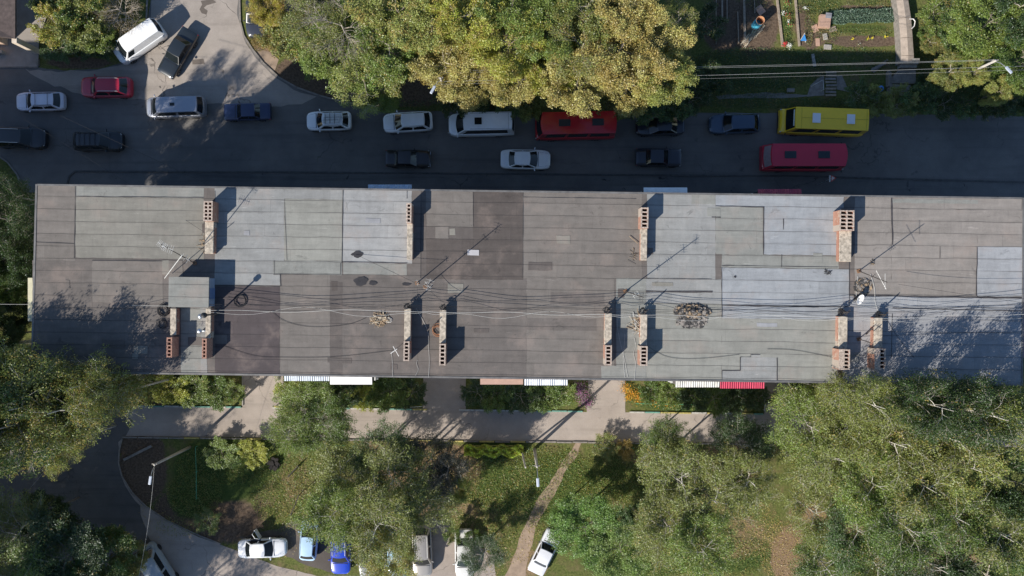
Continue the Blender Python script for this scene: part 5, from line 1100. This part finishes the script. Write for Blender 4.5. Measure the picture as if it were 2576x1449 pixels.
# top right trees
for a in [(2480,60,95,8,'leafy1',GG,.08,'broad light green tree at the upper right'),(2560,150,75,8,'leafy2',GR,.05,'green tree at the right edge above the road'),(2555,20,80,9,'leafy3',DG,.05,'dark green tree in the upper right corner'),(2430,110,60,6,'leafy2',GG,.1,'pale green lower tree left of the right lamp'),(2380,185,42,6.2,'leafy3',OLV,.25,'sunlit yellowish treetop left of the right lamp'),(2440,190,32,6.2,'leafy1',GRY,.25,'small sunlit treetop under the right lamp pole'),(2500,235,34,6.2,'leafy2',GRY,.3,'sunlit olive treetop below the right lamp'),(2560,215,36,6.2,'leafy3',GG,.1,'sunlit treetop at the right edge above the road'),(2530,205,36,4.5,'leafy1',GR,.05,'dark green tree behind the right lamp head')]: T(*a)
for a in [(2350,40,40,2.2,'bush1',GG,.1,'low bush in the rough plot right of the concrete duct, upper'),(2395,75,42,2.2,'bush2',BG,.05,'blue green bush in the rough plot right of the concrete duct'),(2340,110,25,1.2,'bush1',OLV,.3,'small yellowish bush in the rough plot'),(2325,85,18,1.5,'bush2',GR,.0,'small leafy plant in the shadow of the concrete duct'),(2410,20,40,2.5,'bush1',DG,.2,'dark bush at the top edge right of the duct'),(2320,215,25,1.5,'bush2',DG,0,'shaded shrub right of the platform')]:
    tree(*a, name='bush', cat='bush', group=GH)
# upper left bushes
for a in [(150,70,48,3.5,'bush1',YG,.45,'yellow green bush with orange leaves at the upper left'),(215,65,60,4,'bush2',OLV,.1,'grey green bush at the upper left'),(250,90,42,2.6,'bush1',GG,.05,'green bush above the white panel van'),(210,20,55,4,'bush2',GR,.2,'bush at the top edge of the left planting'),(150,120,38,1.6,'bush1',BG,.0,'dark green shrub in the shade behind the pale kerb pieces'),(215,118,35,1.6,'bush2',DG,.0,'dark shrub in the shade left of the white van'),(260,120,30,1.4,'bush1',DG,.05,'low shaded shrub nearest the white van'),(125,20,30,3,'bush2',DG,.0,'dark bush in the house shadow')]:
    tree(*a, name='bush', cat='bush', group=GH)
tree(305, 30, 52, 4.0, 'bare', (.2, .11, .05), .5, 'bare reddish brown shrub beside the side road', 'bush', 'bush', group=GH)
tree(680, 22, 46, 4.5, 'leafy1', (.42, .38, .03), .5, 'bright yellow small tree over the dark car at the top', group=GT)
for a in [(740,95,60,2.5,'bush2',OLV,.25,'low olive bush left of the half bare tree'),(800,130,60,3,'bush1',GG,.2,'low yellow green bush above the dirt triangle'),(690,90,36,1.8,'bush1',OLV,.5,'low dry bush below the bright yellow tree')]: tree(*a, name='bush', cat='bush', group=GH)
# west side of the building
T(42, 560, 70, 15, 'sparse2', DG, .0, 'dark green tree at the upper left of the roof', group=GB); T(40, 650, 70, 13, 'leafy1', DG, .0, 'dark tree left of the roof, beside the yellowish balcony', group=GB)
T(20, 490, 60, 14, 'sparse2', DG, .0, 'dark tree at the left edge above the roof corner', group=GB); T(20, 840, 55, 8, 'leafy2', DG, .0, 'dark low tree at the left edge below the balcony', group=GB); T(55, 790, 42, 6, 'leafy1', DG, .0, 'low dark tree just below the yellowish balcony', group=GB); T(35, 725, 40, 8, 'leafy3', GR, .0, 'small brighter green tree below the yellowish balcony', group=GB)
T(-30, 600, 70, 11, 'leafy1', DG, 0, 'tall dark tree at the left edge', group=GB)
# south-west big trees
for a in [(120,1010,120,22,'birch3',OLV,.25,'tall yellowish birch below the left end of the roof'),(215,1010,95,22,'birch1',OLV,.3,'tall birch with yellow tips beside the shaded yard'),(40,960,90,21,'birch2',OLV,.2,'tall grey green birch at the left edge below the roof'),(50,1090,95,15,'birch3',GRY,.35,'tall yellowish birch at the left edge above the shaded yard'),(250,965,75,21,'birch2',OLV,.25,'thin birch at the lower left corner of the roof'),(10,1010,80,22,'leafy3',OLV,.2,'very tall tree at the left edge'),(150,1120,60,13,'birch1',GRY,.3,'birch branch tip drooping over the shaded yard'),
          (60,1350,110,8,'birch1',OLV,.15,'birch in the lower left corner'),(180,1390,110,8,'leafy2',DG,.1,'dark tree left of the grey van at the bottom'),(270,1410,80,7,'leafy3',GR,.25,'yellow green tree beside the grey van'),(20,1440,110,9,'birch2',GG,.1,'birch at the bottom left corner edge'),(120,1290,60,7,'leafy1',DG,.05,'dark tree overhanging the shaded yard'),(330,1400,45,5,'leafy1',OLV,.3,'small reddish tree above the grey van')]:
    T(*a, group=GB)
# unseen trees farther to the south-west cast shade over the yard
def TW(X_, Y_, r, h, proto, lab):
    tm, cm, (R0, H0) = PR[proto]; t = thing('tree', lab, 'tree', (X_, Y_, 0), (X_*1.3+Y_) % 6.28, GB); q = r/R0; t.scale = (q, q, h/H0)
    for nm, me in (('trunk', tm), ('crown', cm)):
        o = bpy.data.objects.new(nm, me); col.objects.link(o); o.parent = t; o.color = (*DG, 0)
SH = ['below the balcony side', 'beside the roof corner, highest', 'between the two blocks', 'next to the far block', 'in the gap by the wall', 'at the south end of the gap', 'beside the neighbouring block', 'at the yard corner', 'behind the yard', 'by the lower left corner', 'in the second row', 'in the far row', 'on the lower verge', 'next to the parking', 'at the back of the parking', 'near the bottom edge', 'below the corner birches', 'furthest down']
for (X_, Y_, r_, h_), lab in zip([(-53,-15,5,18),(-54,-24,5.5,20),(-55,-33,5.5,20),(-47,-36,5.5,19),(-62,-28,5.5,20),(-63,-38,6,21),(-55,-43,6,20),(-41,-39,4.5,14),(-48,-46,5.5,19),(-48,1,3.4,15),(-45,-5,3.2,14),(-39.5,-9.6,3.8,24),(-44.5,-12.5,3.8,24),(-35.5,-9.8,3.4,22),(-47,-12,5,12)], SH): TW(X_, Y_, r_, h_, ('leafy1' if X_ < -52 else 'sparse1' if Y_ > -6 else 'sparse1' if Y_ > -14 else 'sparse2'), 'tall dark tree outside the picture ' + lab)
nb = thing('apartment_building', 'neighbouring five storey block just beyond the left edge', 'apartment building', (-86.2, 1.2, 0))
b = MB(); b.box((0, 0, 7.4), (69.6, 13.5, 14.8)); b.build('wall', M_WALL, nb)
b = MB(); b.box((0, 0, 14.9), (70, 14, .2)); b.build('roof', RC['brown'], nb)
for k in range(5):
    for yy in (-4, 0, 4):
        o = win0.copy(); col.objects.link(o); o.parent = nb; o.location = (34.8, yy, 1.9+2.8*k); o.rotation_euler.z = R(90)

# middle birches
for a in [(770,1030,75,8,'birch1',GG,.05,'green birch overhanging the driveway, upper'),(815,1065,70,8,'birch3',GR,.08,'dense green birch at the driveway edge'),(735,1085,55,9,'birch2',GG,.1,'thin birch at the left of the driveway clump'),
          (960,1135,74,8.5,'birch2',BG,.05,'dark green birch right of the driveway clump'),(880,1200,90,9,'birch3',OLV,.1,'olive birch in the lawn centre'),(1000,1210,95,10,'birch1',OLV,.08,'birch with white branches in the lawn centre'),(1080,1150,70,8,'birch2',(.07,.08,.05),.05,'greyish dark birch over orange litter'),(840,1290,80,12,'birch3',GG,.1,'green birch above the light blue hatchback'),(950,1310,90,13,'birch1',OLV,.15,'birch above the hidden grey car'),(1060,1270,80,9,'birch2',OLV,.1,'birch with pale forked branches above the beige SUV'),(975,1400,70,11,'birch3',GRY,.4,'yellowing birch over the pale blue car'),(1150,1230,36,7,'leafy3',GRY,.15,'narrow yellow green young tree right of the birches'),(1130,1180,50,9,'sparse2',(.06,.065,.05),.1,'thin dark grey tree right of the birches')]:
    T(*a, group=GB)
for a in [(1218,1390,52,4,'sparse2',DG,.02,'dark green round bush over the hidden white car'),(1190,1350,22,2.2,'bush2',GR,.05,'small shrub above the hidden white car'),(1140,1345,20,2,'bush1',GR,.1,'small leafy shrub left of the hidden white car')]: tree(*a, name='bush', cat='bush', group=GH)
# maple
T(1470, 1320, 80, 6, 'leafy1', (.18, .30, .055), .0, 'fresh green maple, brightest tree right of the dirt path', group=GB); T(1560, 1380, 80, 6, 'leafy2', (.22, .31, .07), .05, 'pale green maple below the bright one', group=GB); T(1430, 1290, 40, 5, 'leafy3', (.16, .27, .05), 0, 'small green maple above the parked silver white saloon', group=GB); T(1610,1310,55,6,'leafy3',BG,.05,'dark blue green tree between the maples and birches', group=GB)
# right birches
for a in [(1680,1120,60,8,'birch2',GR,.08,'thin birch at the driveway edge with white upright branches'),(1700,1200,95,10,'birch1',OLV,.12,'birch with a star of white branches right of the maples'),(1790,1260,100,10.5,'birch2',OLV,.12,'birch with long white branches in the middle of the right grove'),(1680,1330,85,10,'birch1',OLV,.15,'birch above the shaded hollow at the bottom'),(1760,1370,85,12,'birch3',GG,.15,'birch at the bottom left of the right grove'),(1860,1120,75,9,'birch3',DG,.05,'dense dark birch over the driveway'),(1870,1200,70,12,'birch2',OLV,.15,'thin birch over orange litter'),
          (2020,1060,85,14,'birch1',GG,.1,'tall birch beside the right end of the driveway'),(2120,1060,85,16,'birch3',OLV,.15,'tall olive birch below the roof tree shadow'),(2080,1150,90,14,'birch1',OLV,.12,'birch in the upper middle of the right grove'),(2220,1110,95,17,'birch2',OLV,.2,'tall birch with forked white limbs below the roof edge'),(2340,1090,90,18,'birch1',OLV,.2,'tall birch right of the forked one'),(2440,1030,90,23,'birch3',DG,.1,'tall dark birch below the right end of the roof'),(2540,1050,85,23,'birch2',OLV,.15,'tall birch at the right edge below the roof'),
          (2180,1210,95,15,'birch3',GG,.15,'birch in the centre of the right grove'),(2300,1200,95,17,'birch1',OLV,.2,'birch with a long white leaning limb'),(2410,1170,80,17,'birch2',GRY,.25,'yellowish birch near the right edge'),(2530,1200,85,16,'leafy1',DG,.02,'dark green tree at the right edge of the grove'),(2050,1290,80,7.5,'birch2',OLV,.15,'birch left of the orange clearing'),(2150,1330,90,9,'birch3',BG,.08,'dark birch below the centre of the grove'),(2270,1310,95,16,'birch1',GR,.08,'green birch with thin white stems, lower grove'),(2390,1290,90,16,'birch2',GR,.1,'green birch with white forked limb, lower right'),(2490,1320,90,16,'birch1',OLV,.1,'birch with long pale stems near the right edge'),(2080,1420,85,7,'birch1',GR,.1,'birch at the bottom edge beside the orange clearing'),(2200,1420,90,9,'birch3',GR,.15,'birch at the bottom edge, middle of the grove'),(2330,1420,90,14,'birch1',DG,.1,'dark birch at the bottom edge'),(2450,1430,90,14,'leafy3',DG,.05,'dark green tree at the bottom edge near the corner'),(2560,1380,60,9,'leafy1',(.12,.19,.04),.05,'bright grass green tree in the lower right corner')]:
    T(*a, group=GB)
# roof shadow makers rise above the roof
T(2150, 1005, 70, 22, 'birch1', OLV, .1, 'slim tall birch nearest the roof edge, left', group=GB); T(2310, 1010, 80, 23, 'birch3', DG, .1, 'slim tall birch nearest the roof edge, right', group=GB)
# hedge strips along the building
for a in [(385,975,34,1.6,'bush1',YG,.4,'dry yellowish bush at the left end of the strip below the roof'),(430,975,42,1.8,'bush2',YG,.1,'yellow green shrub in the left strip'),(490,978,40,1.8,'bush1',GG,.1,'green shrub in the middle of the left strip'),(545,982,40,1.6,'bush2',GR,.05,'green shrub near the path in the left strip'),(590,985,26,1.4,'bush1',GG,.15,'small shrub beside the first entrance path'),
          (740,975,36,2,'bush2',YG,.1,'yellow green bush under the bluish balcony roof'),(800,985,40,2,'bush1',GR,.05,'bush under the flat white balcony roof'),(870,990,40,2,'bush2',DG,.05,'dark bush left of the second strip middle'),(925,1000,30,1.8,'bush1',YG,.1,'bright yellow green bush at the second strip edge'),(980,990,46,2.4,'bush2',GR,.0,'large green bush in the second strip'),(1035,988,36,2.2,'bush1',DG,.0,'dark green bush beside the second entrance path'),
          (1200,990,34,1.8,'bush1',DG,0,'dark bush at the left end of the third strip'),(1250,992,38,2,'bush2',GR,0,'green bush in the third strip under the rusty balcony roof'),(1310,995,38,2,'bush1',DG,0,'dark bush in the middle of the third strip'),(1365,995,38,2,'bush2',GR,.02,'leafy bush in the third strip under the whitish balcony roof'),(1410,990,34,1.8,'bush1',GG,.05,'light green bush beside the purple flowers'),
          (1640,985,34,1.6,'bush2',GR,.05,'green bush behind the orange flowers'),(1690,985,32,1.8,'bush1',GG,.05,'light green bush in the fourth strip'),(1745,1000,36,2,'bush2',DG,0,'dark bush in the fourth strip'),(1800,1003,36,1.8,'bush1',GR,0,'green bush under the crimson balcony roof'),(1860,1000,40,2,'bush2',DG,0,'dark bush near the end of the fourth strip'),(1905,1000,26,1.8,'bush1',DG,.05,'small dark bush at the very end of the fourth strip'),(2120,990,60,3,'bush2',DG,0,'dark shrub under the right end of the roof'),(2300,985,50,2.5,'bush1',(.09,.18,.03),0,'fresh green shrub below the right part of the roof'),(2040,1000,50,3,'bush1',DG,0,'dark shrub at the end of the driveway strip'),(2450,990,60,3,'bush1',DG,.1,'dark brownish shrub below the right end of the roof'),
          (560,1140,40,1.2,'bush2',GG,0,'low green shrub on the shaded lawn'),(1520,1122,30,1.2,'bush1',OLV,.2,'low shrub on the lawn below the driveway'),(1570,1128,24,1.0,'bush2',(.3,.2,.03),.6,'orange yellow low plant by the bent green rail'),(640,1140,34,1.3,'bush2',YG,.05,'bright yellow green shrub on the left lawn'),(525,1310,30,1.2,'bush1',GR,.2,'small shrub by the bottom kerb of the lawn')]:
    tree(*a, name='bush', cat='bush', group=GH)
# clipped hedge
rs = np.random.RandomState(5)
def hedge(x0, y0, x1, y1, h, c, dry, lab, n_=11000):
    A, B = W(x0, y0, h*.6), W(x1, y1, h*.6); N = n_; C = np.stack([rs.uniform(0, B.x-A.x, N), rs.uniform(B.y-A.y, 0, N), rs.uniform(.1, 1, N)**.5*h + .08*np.sin(rs.uniform(0, 6, N))], 1)
    t = thing('hedge', lab, 'hedge', (A.x, A.y, 0), group=GH); cl_ = .5+.5*np.sin(C[:,0]*5.1+np.sin(C[:,1]*7))*np.cos(C[:,1]*8+C[:,0]*2.3); C[:,2] *= .6+.4*cl_; C[:,1] += .15*np.sin(C[:,0]*4); me = leaf_mesh('foliage', C, .075, np.clip(cl_*.7+rs.random(N)*.4,0,1), rs.random(N), rs, upbias=.3); o = bpy.data.objects.new('foliage', me); col.objects.link(o); o.parent = t; o.color = (c[0]*1.2, c[1]*1.3, c[2], dry)
    b = MB(); L = B.x-A.x
    for k in range(12): b.tube([(L*(k+.5)/12, (B.y-A.y)/2, 0), (L*(k+.5)/12+rnd.uniform(-.1, .1), (B.y-A.y)/2, h*.8)], .03, 5)
    b.build('stems', M_BARK, t)
hedge(1168, 1122, 1316, 1148, .9, YG, .15, 'long clipped yellow green hedge below the driveway')
# flowers
def flat_col(name, c): return mat(name, c, .7, .25, 8)
def flowers(pts, cols, lab, n_=500, spread=12, name='flower_bed', size=.04, h=.5, green=GR):
    C = []; r = rs
    for (x, y, s) in pts:
        p = W(x, y, .4); k = int(n_*s/10); C.append(np.stack([p.x + r.normal(0, s/26.6*.5, k), p.y + r.normal(0, s/26.6*.5, k), r.uniform(.15, h, k)], 1))
    C = np.concatenate(C); o0 = C.mean(0); o0[2] = 0; t = thing(name, lab, 'flowers', tuple(o0)); C = C-o0; pick = r.random(len(C))
    G_ = C[pick < .55].copy(); G_[:, 2] *= .8; me = leaf_mesh('foliage', G_, size, r.random(len(G_)), r.random(len(G_)), rs); o = bpy.data.objects.new('foliage', me); col.objects.link(o); o.parent = t; o.color = (*green, .05)
    Fq = C[pick >= .55]; Fq[:, 2] += .08; ks = len(cols); grp = r.randint(0, ks, len(Fq))
    for k in range(ks):
        q = Fq[grp == k]; me = leaf_mesh('blossoms', q, size*.8, r.random(len(q)), r.random(len(q)), rs, asp=.9, mats=[flat_col('petal_%s_%d' % (lab[:6], k), cols[k])]); o = bpy.data.objects.new('blossoms', me); col.objects.link(o); o.parent = t
flowers([(1458,975,18),(1465,990,16),(1470,1005,18),(1478,1015,12),(1450,985,12)], [(.25,.12,.22),(.22,.17,.2),(.30,.08,.22)], 'purple and mauve asters beside the third entrance path', 600)
flowers([(1575,975,14),(1590,990,16),(1605,1003,14),(1620,1000,14),(1650,1010,12),(1680,1010,12),(1690,1012,10),(1580,1000,8)], [(.65,.3,.02),(.7,.38,.02),(.6,.22,.02)], 'orange marigold bed along the fourth strip', 420)
flowers([(1975,112,7)], [(.6,.03,.05)], 'red flowers at the shadow edge of the plots', 300); flowers([(1986,115,7)], [(.8,.8,.75)], 'white flowers next to the red ones', 260)
flowers([(1978,8,8),(1983,40,7),(1988,62,6)], [(.5,.05,.06),(.2,.4,.08)], 'reddish flowers in the row between two long boards', 300)
flowers([(1970,33,6),(2026,20,5),(1982,55,4)], [(.8,.8,.72)], 'white flowers near the top of the flower row', 160)
flowers([(2145,98,3),(2183,98,4),(2195,96,3),(2228,93,4)], [(.75,.6,.03)], 'row of small yellow flowers on the bare strip of the plot', 160); flowers([(2162,110,6)], [(.8,.78,.7)], 'few white flowers below the yellow row', 60)
flowers([(2385,3,10),(2360,0,8)], [(.7,.6,.05)], 'yellow flowers at the top edge right of the duct', 260)
# cabbage rows, stuff of grass and litter
def scatter(name, lab, areas, n_, size, c, dry, h, mats=None, asp=.35, up=.3, kind='stuff'):
    w = np.array([a[2]*a[3]*a[4] for a in areas], float); w /= w.sum(); idx = rs.choice(len(areas), n_, p=w); A = np.array(areas, float)[idx]
    ang = rs.uniform(0, 6.283, n_); q = np.sqrt(rs.random(n_)); x = A[:, 0]+A[:, 2]*q*np.cos(ang); y = A[:, 1]+A[:, 3]*q*np.sin(ang)
    C = np.stack([(x-CX)/S0, -(y-CY)/S0, rs.uniform(.02, h, n_)], 1)
    me = leaf_mesh(name, C, size, rs.random(n_), rs.random(n_), rs, asp=asp, upbias=up, mats=mats); o = bpy.data.objects.new(name, me); col.objects.link(o); o.color = (*c, dry); tag(o, kind=kind); return o
scatter('cabbage_bed', '', [(2110,45,35,18,1),(2165,42,60,18,1),(2230,40,40,18,1)], 9000, .07, (.12,.19,.12), 0, .3, asp=.7)
scatter('garden_weeds', '', [(2060,20,60,22,1),(2150,80,110,10,.7),(1980,50,12,60,1),(2035,60,12,60,1),(2080,90,30,20,.5),(1900,10,30,15,.5),(2350,100,50,60,.7),(2200,10,80,8,1)], 9000, .05, (.12,.17,.05), .2, .25)
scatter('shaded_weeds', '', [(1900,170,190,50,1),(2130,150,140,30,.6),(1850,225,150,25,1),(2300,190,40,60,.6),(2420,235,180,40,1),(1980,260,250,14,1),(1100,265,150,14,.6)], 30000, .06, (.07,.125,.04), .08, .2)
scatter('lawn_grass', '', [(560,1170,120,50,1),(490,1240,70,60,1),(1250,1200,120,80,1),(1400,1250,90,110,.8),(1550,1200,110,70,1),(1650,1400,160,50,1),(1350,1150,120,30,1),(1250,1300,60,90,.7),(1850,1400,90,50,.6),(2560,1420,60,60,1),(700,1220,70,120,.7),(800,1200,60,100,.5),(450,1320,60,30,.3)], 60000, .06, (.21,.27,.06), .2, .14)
scatter('strip_ground_cover', '', [(480,985,130,34,1),(880,995,180,30,1),(1310,998,150,34,1),(1750,1000,170,32,1),(2200,1000,300,30,.8)], 30000, .06, (.12,.19,.045), .15, .4)
scatter('dry_verge', '', [(740,105,110,22,1),(650,100,30,30,.6),(860,120,80,20,.8),(380,985,30,40,1),(280,30,60,80,.3)], 14000, .055, (.2,.18,.06), .5, .12)
M_LIT = leaf_mat('fallen_leaf', .1)
scatter('fallen_leaves', '', [(1150,1180,70,60,1),(1000,1140,120,40,.7),(1850,1330,120,80,1),(1980,1390,70,80,1.2),(1800,1170,120,60,.8),(1600,1250,120,100,.25),(1300,1300,60,120,.4),(740,1260,80,90,.4),(1200,1290,60,60,.8),(2250,1280,250,150,.5),(1640,1150,90,30,.8),(460,1290,110,80,.15),(680,1380,70,30,.25),(1240,1400,40,50,.4)], 20000, .05, (.33,.24,.11), .4, .05, mats=[M_LIT], asp=.6, up=2)
print('objects', len(scene.objects))
